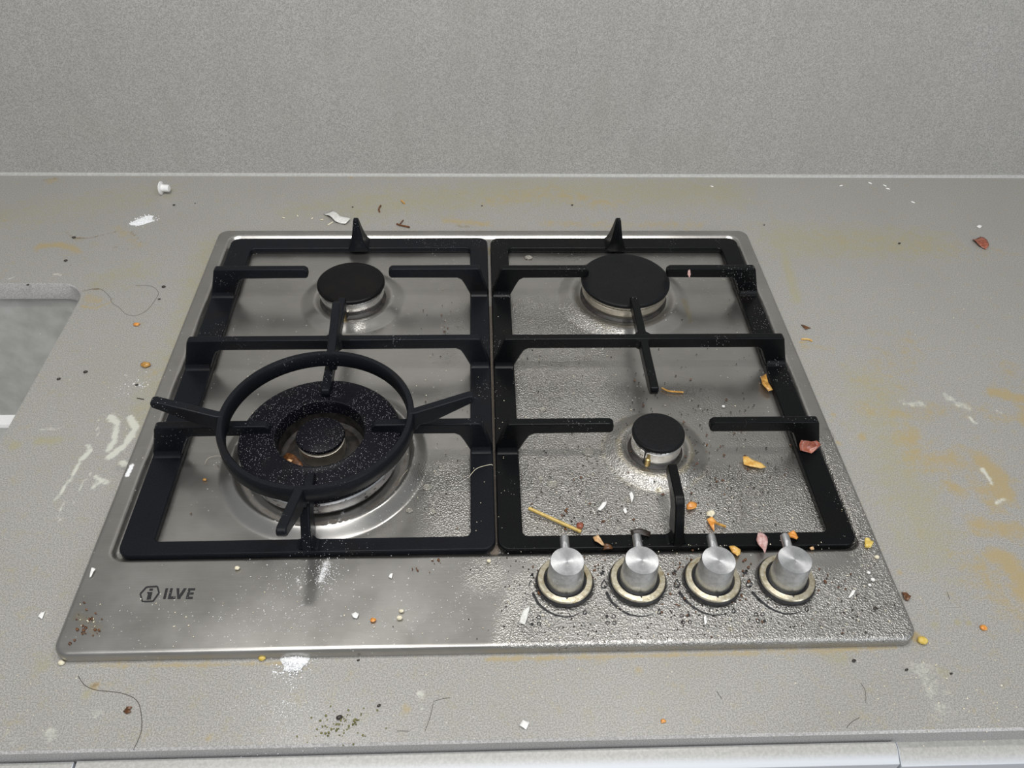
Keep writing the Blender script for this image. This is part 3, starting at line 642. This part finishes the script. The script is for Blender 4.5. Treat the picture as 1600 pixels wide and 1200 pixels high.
link('inner_burner_head', lathe('inner_burner_head', [(.0150, .0150), (.0182, .0160), (.0188, .0190), (.0186, .0290), (.0172, .0296), (.0172, .0310), (.0184, .0320)], cw, 64, cap1=True), M['alum_dirty'], wb)
link('inner_burner_cap', lathe('inner_burner_cap', [(.0180, .0325), (.0193, .0327), (.0195, .0338), (.0190, .0352), (.0178, .0360), (.0003, .0363)], cw, 64, cap0=True, cap1=True), M['cap_dust'], wb)

# ================================================================ debris
def icos(bm, c, r, jit=.35, sz=(1, 1, .7), sub=1):
    rot_ = Matrix.Rotation(random.uniform(0, 6.28), 4, 'Z')
    res_ = bmesh.ops.create_icosphere(bm, subdivisions=sub, radius=1)
    for v_ in res_['verts']:
        p = v_.co*(1+random.uniform(-jit, jit)); p = Vector((p.x*sz[0], p.y*sz[1], p.z*sz[2])); v_.co = Vector(c)+(rot_ @ p)*r
def crumb(name, px, py, z, size, mat, label, cat, group=None, sz=(1, 1, .7), jit=.3, ang=0, sub=2):
    p = at(px, py, z); bm = bmesh.new(); r = size/2; res_ = bmesh.ops.create_icosphere(bm, subdivisions=sub, radius=1)
    R_ = Matrix.Rotation(ang, 4, 'Z'); zm = 0
    for v_ in res_['verts']:
        n_ = random.Random(int(1e4*(v_.co.x*3+v_.co.y*5+v_.co.z*7))+int(px)); q = v_.co*(1+n_.uniform(-jit, jit)); v_.co = (R_ @ Vector((q.x*sz[0], q.y*sz[1], q.z*sz[2])))*r; zm = min(zm, v_.co.z)
    for v_ in bm.verts: v_.co.z -= zm*.92
    o = link(name, bmesh_to(name, bm), mat, smooth=True, angle=80); o.location = p
    return tag(o, label, cat, group)
def skin(name, outline, z, mat, label, cat, curl=.0016, group=None, th=.00035, lift=.0004, lean=0):
    """thin curled flake: outline in photo pixels, gridded, domed, solidified"""
    yb_ = max(y for x, y in outline); P = [at(x, y, z+lean*(yb_-y)) for x, y in outline]; c = sum(P, Vector())/len(P); n = len(P); bm = bmesh.new(); R_ = [1, .66, .33]
    if lean: c.z = z
    maxd = max((p-c).length for p in P); ph = random.uniform(0, 6.28)
    def h(q):
        t_ = ((q.x*math.cos(ph)+q.y*math.sin(ph))/maxd); s_ = ((-q.x*math.sin(ph)+q.y*math.cos(ph))/maxd)
        return curl*(1-t_*t_)+curl*.35*math.sin(5*s_+3*t_)
    P2 = []
    for i in range(n):
        a, b_ = P[i]-c, P[(i+1) % n]-c; P2 += [a, (a+b_)/2*1.02]
    rings = [[bm.verts.new(Vector((p.x*k, p.y*k, h(p*k)+(p.z*k if lean else 0)))) for p in P2] for k in R_]; ctr = bm.verts.new(Vector((0, 0, h(Vector((0, 0, 0)))))); m = len(P2)
    for a, b_ in zip(rings, rings[1:]):
        for i in range(m): bm.faces.new((a[i], a[(i+1) % m], b_[(i+1) % m], b_[i]))
    for i in range(m): bm.faces.new((rings[-1][i], rings[-1][(i+1) % m], ctr))
    mn = min(v_.co.z for v_ in bm.verts)
    for v_ in bm.verts: v_.co.z += -mn+lift
    o = link(name, bmesh_to(name, bm), mat, smooth=True, angle=80); o.location = c
    s_ = o.modifiers.new('thick', 'SOLIDIFY'); s_.thickness = th; s_.offset = 0
    return tag(o, label, cat, group)
def tube(name, P, r, mat, label, cat, group=None, n=6, taper=False):
    bm = bmesh.new(); Q = []
    if len(P) > 2:            # Catmull-Rom
        for i in range(len(P)-1):
            p0, p1, p2, p3 = P[max(0, i-1)], P[i], P[i+1], P[min(len(P)-1, i+2)]
            for k in range(6):
                t_ = k/6; Q.append(.5*((2*p1)+(p2-p0)*t_+(2*p0-5*p1+4*p2-p3)*t_**2+(3*p1-p0-3*p2+p3)*t_**3))
        Q.append(P[-1])
    else: Q = P
    rings = []
    for i, p in enumerate(Q):
        d = (Q[min(i+1, len(Q)-1)]-Q[max(i-1, 0)]).normalized(); s_ = Vector((0, 0, 1)).cross(d).normalized(); u_ = d.cross(s_)
        rr = r*(1 if not taper else max(.3, 1-i/len(Q)))
        rings.append([bm.verts.new(p+s_*rr*math.cos(2*PI*k/n)+u_*rr*math.sin(2*PI*k/n)) for k in range(n)])
    for a, b_ in zip(rings, rings[1:]):
        for k in range(n): bm.faces.new((a[k], a[(k+1) % n], b_[(k+1) % n], b_[k]))
    bm.faces.new(rings[0][::-1]); bm.faces.new(rings[-1])
    return tag(link(name, bmesh_to(name, bm), mat), label, cat, group)

# white cap lying on its side
pc = at(259, 303, 0); wp = empty('screw_cap', (pc.x, pc.y, 0)); tag(wp, 'white plastic screw cover cap lying on its side at the back left of the worktop', 'plastic cap')
def xlathe(name, prof, x, y, z, tilt, parent):
    me = lathe(name, prof, (0, 0), 32, cap0=True, cap1=True); Mx = Matrix.Translation((x, y, z)) @ Matrix.Rotation(tilt, 4, 'Z') @ Matrix.Rotation(PI/2, 4, 'Y')
    me.transform(Mx); return link(name, me, M['plastic'], parent)
xlathe('cap_disc', [(.0050, 0), (.0078, .0003), (.0078, .0010), (.0040, .0020)], pc.x-.0040, pc.y, .0080, -.10, wp)
xlathe('cap_stem', [(.0042, 0), (.0042, .0085), (.0034, .0092)], pc.x-.0028, pc.y, .0080, -.10, wp)

# rice
def grain(name, px, py, ang, label, L=.0058, mat='rice', z=0, group='rice grains on the worktop', cat='rice grain', wd=.36):
    return crumb(name, px, py, z, L, F[mat], label, cat, group, sz=(1, wd, wd*.9), jit=.03, ang=ang)
for px, py, a, lb in [(1314, 291, .3, 'white rice grain at the back wall, leftmost of the four by the right end'), (1359, 287, -.8, 'white rice grain at the back wall, second from left of the back row'),
    (1382, 291, -.9, 'upper of two white rice grains touching at the back right'), (1387, 296, -.5, 'lower of two white rice grains touching at the back right'), (1426, 317, -.7, 'white rice grain lying apart, nearest the camera of the back right grains'),
    (1112, 292, -.6, 'small rice grain alone by the wall above the back right pan support'), (443, 341, -.4, 'leftmost cream rice grain behind the left rear corner of the hob'), (465, 338, -1.1, 'cream rice grain standing askew behind the hob, second from left'),
    (488, 342, 1.2, 'cream rice grain behind the hob, left of the plastic film scrap'), (503, 344, .1, 'yellowish rice grain touching the plastic film scrap')]:
    grain('rice_grain', px, py, a, lb, .0056 if px > 1200 else .0046, 'rice' if px > 1000 else 'cream')
skin('plastic_scrap', [(505, 335), (520, 332), (532, 341), (548, 346), (540, 352), (524, 349), (514, 341)], 0, F['film'], 'crumpled clear film scrap behind the hob at the left rear burner', 'plastic scrap', .0035)
tube('film_sliver', [at(512, 352, .0008), at(520, 347, .0008)], .0008, F['cream'], 'short pale sliver beside the crumpled film scrap', 'sliver')

# skins and scraps on and round the hob
Z9, Z5, ZFR = .0094, .0060, FT+.0004
skin('onion_skin', [(1248, 697), (1252, 688), (1270, 683), (1277, 690), (1283, 694), (1276, 702), (1268, 709), (1262, 707), (1250, 705)], ZFR, F['red'], 'folded red onion skin on the right rail of the pan support', 'onion skin', .003, 'onion skins on the hob', lean=.00042)
skin('onion_skin', [(1160, 716), (1168, 715), (1180, 721), (1197, 731), (1188, 733), (1172, 731), (1162, 726)], .0068, F['amber'], 'amber onion sliver lying flat between small burner and red skin', 'onion skin', .0022, 'onion skins on the hob')
skin('onion_skin', [(1072, 792), (1080, 785), (1089, 787), (1087, 796), (1079, 799), (1073, 798)], .0068, F['orange'], 'bright orange onion chip right of the front finger of the right support', 'onion skin', .002, 'onion skins on the hob')
skin('onion_skin', [(1104, 812), (1112, 810), (1119, 815), (1115, 822), (1116, 832), (1108, 822)], .0068, F['orange'], 'curled rust and orange onion skin with a brown fold above the third knob', 'onion skin', .0024, 'onion skins on the hob')
skin('onion_skin', [(1103, 801), (1111, 799), (1117, 804), (1112, 810), (1104, 808)], .0072, F['cream'], 'cream onion flake touching the curled rust skin', 'onion skin', .002, 'onion skins on the hob')
tube('onion_thread', [at(1118, 817, .0085), at(1126, 820, .009), at(1134, 823, .008)], .0011, F['gold'], 'golden onion thread right of the curled rust skin', 'onion thread')
skin('onion_skin', [(1183, 835), (1190, 832), (1197, 843), (1199, 850), (1194, 868), (1187, 855), (1181, 846)], ZFR+.0015, F['pink'], 'pale pink shallot skin bridging the front rail between third and fourth knob', 'onion skin', .004, 'onion skins on the hob')
skin('onion_skin', [(1228, 836), (1238, 834), (1247, 841), (1243, 847), (1233, 843)], ZFR, F['orange'], 'crinkled orange onion skin on the front rail above the fourth knob', 'onion skin', .003, 'onion skins on the hob')
skin('onion_skin', [(1138, 856), (1146, 853), (1157, 860), (1156, 868), (1151, 872), (1144, 864)], .0105, F['amber'], 'yellow onion flake behind the third knob', 'onion skin', .003, 'onion skins on the hob')
skin('onion_skin', [(926, 841), (934, 838), (941, 848), (945, 853), (940, 855), (929, 848)], ZFR, F['tan'], 'tan onion flake on the front rail between first and second knob', 'onion skin', .0018, 'onion skins on the hob')
skin('onion_skin', [(944, 853), (950, 854), (958, 858), (952, 862), (942, 860)], .0100, F['brown'], 'dark brown skin just right of the tan flake at the front rail', 'onion skin', .0026, 'onion skins on the hob')
skin('burnt_skin', [(984, 833), (1000, 831), (1016, 834), (1014, 841), (1002, 839), (988, 841)], ZFR, F['char'], 'long charred skin hooked on the front rail above the second knob', 'burnt skin', .003)
skin('onion_skin', [(1188, 590), (1196, 588), (1200, 600), (1207, 612), (1200, 614), (1190, 604)], .008, F['gold'], 'glossy brown onion shred at the right inner edge of the right support', 'onion skin', .003, 'onion skins on the hob')
skin('onion_skin', [(1518, 376), (1530, 373), (1540, 378), (1544, 386), (1540, 391), (1528, 386)], 0, F['red'], 'red onion skin alone on the worktop at the far right', 'onion skin', .003, 'onion skins on the worktop')
skin('onion_skin', [(1251, 508), (1258, 511), (1267, 513), (1258, 516)], 0, F['brown'], 'small dark red skin on the worktop right of the hob', 'onion skin', .0015, 'onion skins on the worktop')
skin('onion_skin', [(1408, 926), (1416, 928), (1422, 934), (1418, 940), (1411, 937)], .0004, F['brown'], 'dark brown skin against the right edge of the hob near its front corner', 'onion skin', .0018, 'onion skins on the worktop')
skin('onion_skin', [(1350, 844), (1357, 842), (1364, 848), (1360, 857), (1351, 856)], Z9, F['yellow'], 'bright yellow flake near the right edge of the hob', 'onion skin', .002, 'onion skins on the hob')
skin('onion_skin', [(440, 716), (450, 712), (462, 718), (474, 730), (476, 738), (466, 738), (450, 730)], .0175, F['brown'], 'brown and orange onion skin fallen into the wok burner well', 'onion skin', .003, 'onion skins on the hob')
crumb('onion_piece', 453, 721, .0215, .0042, F['tan'], 'pale curled onion bit lying on the brown skin inside the wok burner', 'onion piece', sz=(1, .6, .5))
skin('onion_skin', [(193, 1112), (199, 1106), (207, 1105), (203, 1111), (206, 1114), (198, 1116)], 0, F['brown'], 'small brown skin on the worktop in front of the left hob corner', 'onion skin', .0015, 'onion skins on the worktop')
skin('pink_shred', [(1075, 423), (1078, 422), (1079, 430), (1077, 435), (1074, 430)], ZT+.0003, F['pink'], 'tiny pink shred on the rear right arm of the right support', 'onion shred', .0008)
P_ = [at(826, 794, .0088), at(868, 813, .0082), at(908, 831, .0080)]
tube('pasta_strand', P_, .0014, F['pasta'], 'short flat yellow pasta strand inside the front left corner of the right support', 'pasta', n=8)
crumb('berry_bit', 906, 824, .0068, .0058, F['red'], 'dark red bit at the end of the pasta strand', 'food scrap', jit=.25)
crumb('fried_onion', 228, 572, 0, .0092, F['gold'], 'round golden fried onion bit on the worktop left of the hob', 'fried onion', 'golden bits on the worktop', sz=(1, .8, .42), jit=.22)
crumb('fried_onion', 214, 508, 0, .0062, F['orange'], 'small orange bit on the worktop left of the hob, farther back', 'fried onion', 'golden bits on the worktop', sz=(1, .7, .4), jit=.22)
crumb('fried_onion', 1536, 982, 0, .0052, F['orange'], 'round orange drop on the worktop right of the front corner', 'fried onion', 'golden bits on the worktop', sz=(1, .9, .5), jit=.1)
crumb('fried_onion', 1036, 1127, 0, .0036, F['orange'], 'tiny orange bit on the worktop near the front edge', 'fried onion', 'golden bits on the worktop', sz=(1, .8, .4))
crumb('fried_onion', 320, 750, .0060, .0030, F['gold'], 'tiny golden bit on the plate left of the wok burner', 'fried onion', 'golden bits on the hob', sz=(1, .8, .5))
crumb('carrot_crumb', 583, 970, Z9, .0040, F['orange'], 'orange crumb on the front strip of the hob', 'crumb', 'crumbs on the front strip', sz=(1, .8, .5))
for px, py, s_, m_, lb in [(371, 889, .0040, 'cream', 'small cream cube crumb below the left support rail'), (627, 956, .0035, 'cream', 'upper of two cream crumbs on the front strip of the hob'), (624, 967, .0042, 'cream', 'lower of two cream crumbs on the front strip of the hob'),
    (764, 878, .0036, 'cream', 'cream crumb left of the first knob near the rail'), (410, 1030, .0052, 'yellow', 'yellow crumb leaning on the front edge of the hob'), (97, 1037, .0045, 'cream', 'white crumb at the front left corner of the hob'), (568, 1022, .0025, 'cream', 'tiny pale crumb at the middle front edge of the hob'),
    (1369, 872, .0038, 'cream', 'white crumb below the yellow flake at the right edge'), (1357, 896, .0030, 'paper', 'white crumb on the right front of the hob, upper'), (1363, 907, .0034, 'paper', 'white crumb on the right front of the hob, middle'), (1358, 915, .0028, 'paper', 'white crumb on the right front of the hob, lowest'),
    (1268, 858, .0034, 'tan', 'tan crumb behind the fourth knob'), (1130, 636, .0030, 'paper', 'white crumb on the plate above the front right arm'), (1440, 1003, .0070, 'yellow', 'crusty yellow crumb at the front right corner of the hob')]:
    zz = 0 if py > 990 else (Z9 if (py > 850 or px > 1340) else .0062)
    crumb('crumb', px, py, zz, s_, F[m_], lb, 'crumb', 'loose crumbs', sz=(1, .8, .7), jit=.18)
for out_, zz, m_, lb in [([(933, 797), (942, 786), (949, 783), (946, 791), (938, 799)], .0066, 'paper', 'white garlic flake below the small burner'), ([(973, 797), (977, 793), (980, 801), (977, 804)], .0066, 'paper', 'small white flake right of the garlic flake'),
    ([(983, 772), (987, 769), (990, 778), (987, 787)], .0066, 'paper', 'thin white flake below the small burner pressing'), ([(549, 960), (556, 957), (561, 961), (558, 967), (552, 966)], Z9, 'paper', 'white flake on the front strip left of the orange crumb'),
    ([(607, 902), (612, 896), (614, 897), (612, 905)], Z9, 'paper', 'white sliver on the front strip under the left rail'), ([(811, 974), (816, 958), (829, 945), (826, 958), (820, 978)], Z9, 'film', 'pale translucent strip left of the first knob marking'),
    ([(811, 1135), (817, 1125), (827, 1131), (822, 1141)], 0, 'paper', 'square white paper scrap on the worktop near the front edge'), ([(1325, 934), (1331, 924), (1337, 922), (1333, 930), (1327, 935)], Z9, 'paper', 'white sliver on the right front of the hob'),
    ([(1525, 355), (1530, 352), (1535, 354), (1531, 357)], 0, 'paper', 'white shred on the worktop above the far right onion skin'), ([(1099, 966), (1103, 962), (1104, 974), (1101, 978)], Z9, 'paper', 'white flake below the third knob arc'),
    ([(144, 888), (150, 890), (143, 902), (140, 903)], Z9, 'paper', 'thin white fibre on the hob left of the lettering'), ([(60, 965), (66, 958), (72, 957), (66, 968)], 0, 'paper', 'white flake on the worktop left of the hob corner')]:
    skin('white_flake', out_, zz, F[m_], lb, 'flake', .0010, 'white flakes')
# dark pellets on the worktop
for px, py, s_, lb in [(116, 372, .0040, 'black speck at the end of a brown drip on the left worktop'), (103, 408, .0040, 'black speck above the sink corner'), (44, 446, .0030, 'black speck on the back edge of the sink cut-out'), (256, 449, .0042, 'black speck inside the end of the curled hair'),
    (249, 468, .0026, 'smaller black speck below the curled hair end'), (134, 582, .0040, 'black speck midway between sink and hob'), (92, 593, .0036, 'black speck nearest the sink edge'), (214, 602, .0030, 'black speck under the golden fried onion bit'), (272, 321, .0032, 'black speck below the white cap'),
    (305, 318, .0016, 'tiny dark speck right of the white cap'), (1405, 381, .0034, 'black speck alone on the right worktop'), (894, 321, .0030, 'dark speck behind the hob above the right spike'), (1194, 352, .0024, 'dark speck behind the right rear corner of the hob'), (530, 1122, .0042, 'long dark flake above the front edge, largest of its cluster'),
    (592, 1103, .0028, 'dark speck right of the scattered pepper'), (560, 1032, .0022, 'dark speck under the front edge of the hob'), (1334, 1033, .0032, 'dark speck below the hob at the right'), (1416, 1047, .0026, 'small dark speck on the worktop below the right hob corner'), (1486, 1053, .0022, 'dark speck on the olive spot at the right front'),
    (1367, 951, .0034, 'dark speck on the steel near the right front corner'), (551, 324, .0022, 'dark speck on the worktop behind the left spike'), (753, 322, .0022, 'dark speck behind the hob at the middle')]:
    crumb('dark_speck', px, py, Z9 if px == 1367 else 0, s_, F['char'], lb, 'speck', 'dark specks', sz=(1, .65, .5), jit=.15, ang=.4)
tube('dark_sliver', [at(214, 622, .0004), at(225, 624, .0004)], .0004, F['char'], 'thin dark sliver on the worktop beside the left wok ring fin', 'sliver')
# herb twigs behind hob
tube('burnt_shred', [at(620, 350, .001), at(626, 352, .0012), at(640, 355, .001)], .0011, F['brown'], 'branched brown shred behind the hob right of the left spike', 'burnt shred')
tube('burnt_shred', [at(630, 344, .0012), at(625, 350, .001)], .0007, F['brown'], 'short twig crossing the branched brown shred', 'burnt shred')
tube('burnt_shred', [at(595, 321, .001), at(592, 326, .001), at(593, 331, .001)], .0010, F['brown'], 'small hooked brown shred behind the hob near the wall', 'burnt shred')
tube('burnt_shred', [at(627, 313, .001), at(632, 318, .001)], .0011, F['gold'], 'small golden brown shred nearest the wall', 'burnt shred')
tube('onion_thread', [at(1034, 606, .0068), at(1045, 611, .0072), at(1068, 613, .0066)], .0008, F['gold'], 'brown thread at the tip of the right spine bar', 'onion thread')
tube('onion_thread', [at(1252, 530, .0008), at(1262, 530, .0012), at(1269, 533, .0008)], .0008, F['amber'], 'thin amber thread on the worktop right of the hob', 'onion thread')
# hairs
def hair(pts, label, z=.0003, r=.00012, m='hair'): tube('hair', [at(a, b_, z) for a, b_ in pts], r, F[m], label, 'hair', 'stray hairs', n=4)
hair([(128, 455), (155, 451), (170, 462), (176, 474), (186, 480), (196, 490), (212, 493), (230, 484), (244, 466), (247, 456), (236, 447), (212, 446)], 'long curled hair between the sink corner and the hob')
hair([(122, 1056), (132, 1070), (150, 1078), (190, 1083), (214, 1095), (221, 1120), (220, 1145), (208, 1172)], 'long dark hair curving to the front edge of the worktop at the left', r=.00016)
hair([(677, 1099), (672, 1120), (664, 1142)], 'short hair on the worktop front, middle'); hair([(677, 1096), (690, 1092), (703, 1090)], 'short hair branching right of the middle front hair')
hair([(1345, 1067), (1352, 1080), (1353, 1098)], 'short curved hair on the worktop below the right hob corner'); hair([(1323, 1137), (1331, 1128), (1343, 1121)], 'short hair near the front edge at the right')
hair([(620, 1142), (640, 1142)], 'tiny straight hair near the front edge, left of middle'); hair([(320, 725), (325, 716), (340, 712), (352, 716)], 'pale curled fibre on the steel left of the wok burner', .0066, .00012, 'cream')
hair([(623, 753), (630, 742), (642, 728), (646, 716)], 'pale fibre on the steel at the right of the wok burner', .0075, .00012, 'cream'); hair([(733, 745), (745, 732), (765, 726), (770, 727)], 'pale green fibre on the inner rail of the left support', ZFR+.0005, .00022, 'cream')
hair([(1281, 680), (1297, 690), (1303, 682), (1296, 672), (1286, 668)], 'curled dark hair on the right edge of the steel', Z9+.0002)
hair([(1120, 290+790), (1128, 1092)], 'tiny hair on the worktop front right of middle'); hair([(1480, 925), (1484, 936)], 'tiny hair on the worktop right of the hob')
# flour heaps (uncountable)
def powder(name, px, py, rx, ry, h, label, z=0, n=260, spread=1.0, gr=(.0003, .0007), mat='flour', rot=0.0):
    c = at(px, py, z); bm = bmesh.new(); K_ = 18; ring_ = []
    if h > 0:
        for k in (1, .75, .5, .25):
            ring_.append([bm.verts.new((rx*k*math.cos(a)*(1+.25*math.sin(3*a+px)+.12*math.sin(7*a))*1, ry*k*math.sin(a)*(1+.25*math.cos(2*a)+.1*math.sin(9*a)), h*(1-k)**.8*(1+.2*math.sin(5*a))+.0001)) for a in np.linspace(0, 2*PI, K_+1)[:-1]])
        ct_ = bm.verts.new((0, 0, h))
        for a, b_ in zip(ring_, ring_[1:]):
            for i in range(K_): bm.faces.new((a[i], a[(i+1) % K_], b_[(i+1) % K_], b_[i]))
        for i in range(K_): bm.faces.new((ring_[-1][i], ring_[-1][(i+1) % K_], ct_))
    for _ in range(n):
        a = random.uniform(0, 6.28); q = abs(random.gauss(0, .55))+.1; r_ = random.uniform(*gr)
        icos(bm, (rx*spread*q*math.cos(a), ry*spread*q*math.sin(a), r_*.4+h*max(0, 1-q)*.9), r_, sub=1)
    o = link(name, bmesh_to(name, bm), F[mat], smooth=True, angle=80); o.location = c; o.rotation_euler.z = rot
    return tag(o, label, 'flour' if mat == 'flour' else 'crumbs', kind='stuff')
powder('flour_heap', 459, 1036, .0085, .0075, .0035, 'little heap of white flour at the front edge of the hob', spread=1.5, n=320)
powder('flour_dust', 448, 1110, .026, .030, 0, 'fine flour sprinkled on the worktop in front of the flour heap', n=420, gr=(.00012, .00035))
powder('flour_patch', 225, 345, .0125, .0095, .0010, 'ragged patch of white powder on the worktop behind the left hob edge', n=220, gr=(.0004, .0010), rot=.65)
powder('flour_dust', 508, 893, .012, .016, 0, 'flour dust spilled under the left support rail', z=Z9, n=260, gr=(.00012, .0004))
powder('flour_dust', 214, 600, .018, .016, 0, 'white grains scattered round the golden bit left of the hob', n=46, gr=(.0003, .0007))
powder('pepper_crumbs', 535, 1138, .022, .012, 0, 'scatter of dark herb crumbs near the front edge of the worktop', n=70, gr=(.0003, .0009), mat='herb')
# crumbs strewn over the hob: uncountable
def strew(name, label, mat, spots, z, gr, flat=.5):
    bm = bmesh.new()
    for px, py, sx, sy, n in spots:
        for _ in range(n):
            p = at(random.gauss(px, sx), random.gauss(py, sy), z); zz = z
            if z > .005 and (abs(p.x) > .292 or p.y < .004 or p.y > .505): continue
            if z == Z5 and any(math.hypot(p.x-c_[0], p.y-c_[1]) < rr for c_, rr in ((BUR['BL'], .05), (BUR['BR'], .064), (BUR['FR'], .043), (BUR['W'], .084))): zz = .0098
            r_ = random.uniform(*gr)**1.0; icos(bm, (p.x, p.y, zz+r_*.2), r_, sz=(1, random.uniform(.4, 1), flat))
    tag(link(name, bmesh_to(name, bm), F[mat], smooth=True, angle=80), label, 'crumbs', kind='stuff')
inner = [(950, 600, 90, 60, 150), (900, 760, 60, 50, 190), (1150, 760, 70, 45, 190), (1060, 700, 60, 45, 70), (1130, 640, 40, 15, 40), (930, 520, 40, 20, 30), (1180, 560, 30, 50, 30), (700, 540, 25, 40, 22), (1200, 470, 30, 40, 20), (690, 700, 30, 60, 26)]
strew('burnt_crumbs', 'tiny burnt crumbs strewn over the steel between the pan support bars', 'char', inner, Z5, (.0003, .0009))
strew('brown_crumbs', 'tiny brown food crumbs strewn over the steel between the bars', 'brown', [(1150, 700, 60, 50, 36), (900, 800, 60, 25, 30), (1060, 720, 60, 40, 24), (690, 510, 6, 8, 6), (340, 700, 60, 80, 6)], Z5, (.0005, .0013))
strew('pale_crumbs', 'tiny pale crumbs strewn over the steel between the bars', 'cream', [(1150, 760, 80, 60, 40), (880, 700, 60, 80, 40), (680, 600, 50, 100, 34), (380, 600, 50, 120, 16), (1180, 500, 40, 50, 12)], Z5, (.0003, .0008))
strew('burnt_crumbs', 'tiny burnt crumbs on the steel front strip around the knobs', 'char', [(1080, 960, 170, 30, 240), (860, 880, 60, 20, 60), (1330, 960, 45, 50, 90), (820, 950, 25, 40, 22)], Z9, (.0003, .0008))
strew('brown_crumbs', 'brown food crumbs on the steel front strip around the knobs', 'brown', [(845, 915, 12, 14, 12), (1045, 920, 10, 30, 16), (1075, 900, 12, 22, 16), (1160, 900, 10, 26, 16), (1300, 925, 25, 25, 16), (135, 975, 14, 16, 24), (930, 890, 14, 12, 12), (660, 890, 30, 20, 8), (1130, 970, 80, 20, 10)], Z9, (.0005, .0014))
strew('pale_crumbs', 'pale crumbs on the steel front strip and rim', 'cream', [(1100, 975, 160, 30, 70), (1350, 930, 30, 50, 30), (820, 960, 40, 40, 30), (500, 950, 160, 45, 60), (135, 970, 16, 16, 14), (1330, 760, 16, 60, 12)], Z9, (.0002, .0008))
strew('worktop_crumbs', 'tiny pale grains scattered on the stone worktop', 'cream', [(1450, 1080, 70, 50, 60), (1500, 490, 60, 40, 24), (150, 620, 60, 40, 24), (900, 1060, 250, 30, 60), (60, 1100, 60, 40, 20), (500, 300, 300, 14, 14), (1560, 1100, 30, 40, 20)], 0, (.0002, .0007))
strew('support_crumbs', 'tiny pale grains on the rails of the right pan support', 'cream', [(1320, 780, 14, 50, 22), (1150, 856, 100, 5, 26), (785, 700, 7, 100, 16), (752, 640, 6, 110, 14)], FT+.0002, (.0002, .0006))
strew('flour_specks', 'fine white flour specks over the front left strip of the steel', 'flour', [(430, 970, 55, 22, 220), (470, 910, 40, 26, 170), (600, 970, 70, 22, 140), (720, 930, 60, 36, 120), (250, 970, 60, 30, 60)], Z9, (.00012, .00042), .35)
strew('flour_specks', 'fine white specks over the steel round the wok burner', 'flour', [(640, 700, 40, 60, 60), (400, 600, 60, 90, 40), (560, 820, 60, 14, 40)], Z5, (.00012, .0004), .35)
def drop_mat():
    t = NT('clear_grease'); return t.set((.86, .85, .78), .06, 0, t.bump(t.noise(300), .05, .0003), **{'Transmission Weight': .85, 'IOR': 1.42})
F['grease'] = drop_mat()
for px, py, s_, lb in [(919, 707, .0105, 'largest clear grease drop left of the small burner'), (883, 706, .0042, 'small round grease drop left of the largest drop'), (863, 757, .0090, 'ragged grease drop below and left of the largest drop'), (845, 748, .0045, 'small grease drop beside the ragged drop'),
    (848, 640, .0060, 'grease drop just above the front left arm of the right support'), (668, 762, .0075, 'grease drop on the steel right of the wok burner'), (640, 798, .0055, 'lower left of two small grease drops right of the wok burner'), (676, 800, .0055, 'lower right of two small grease drops right of the wok burner'), (826, 403, .0085, 'grease drop at the back left corner inside the right support')]:
    crumb('grease_drop', px, py, Z5-.0006, s_, F['grease'], lb, 'grease drop', 'clear grease drops', sz=(1, .85, .22), jit=.06, sub=3)
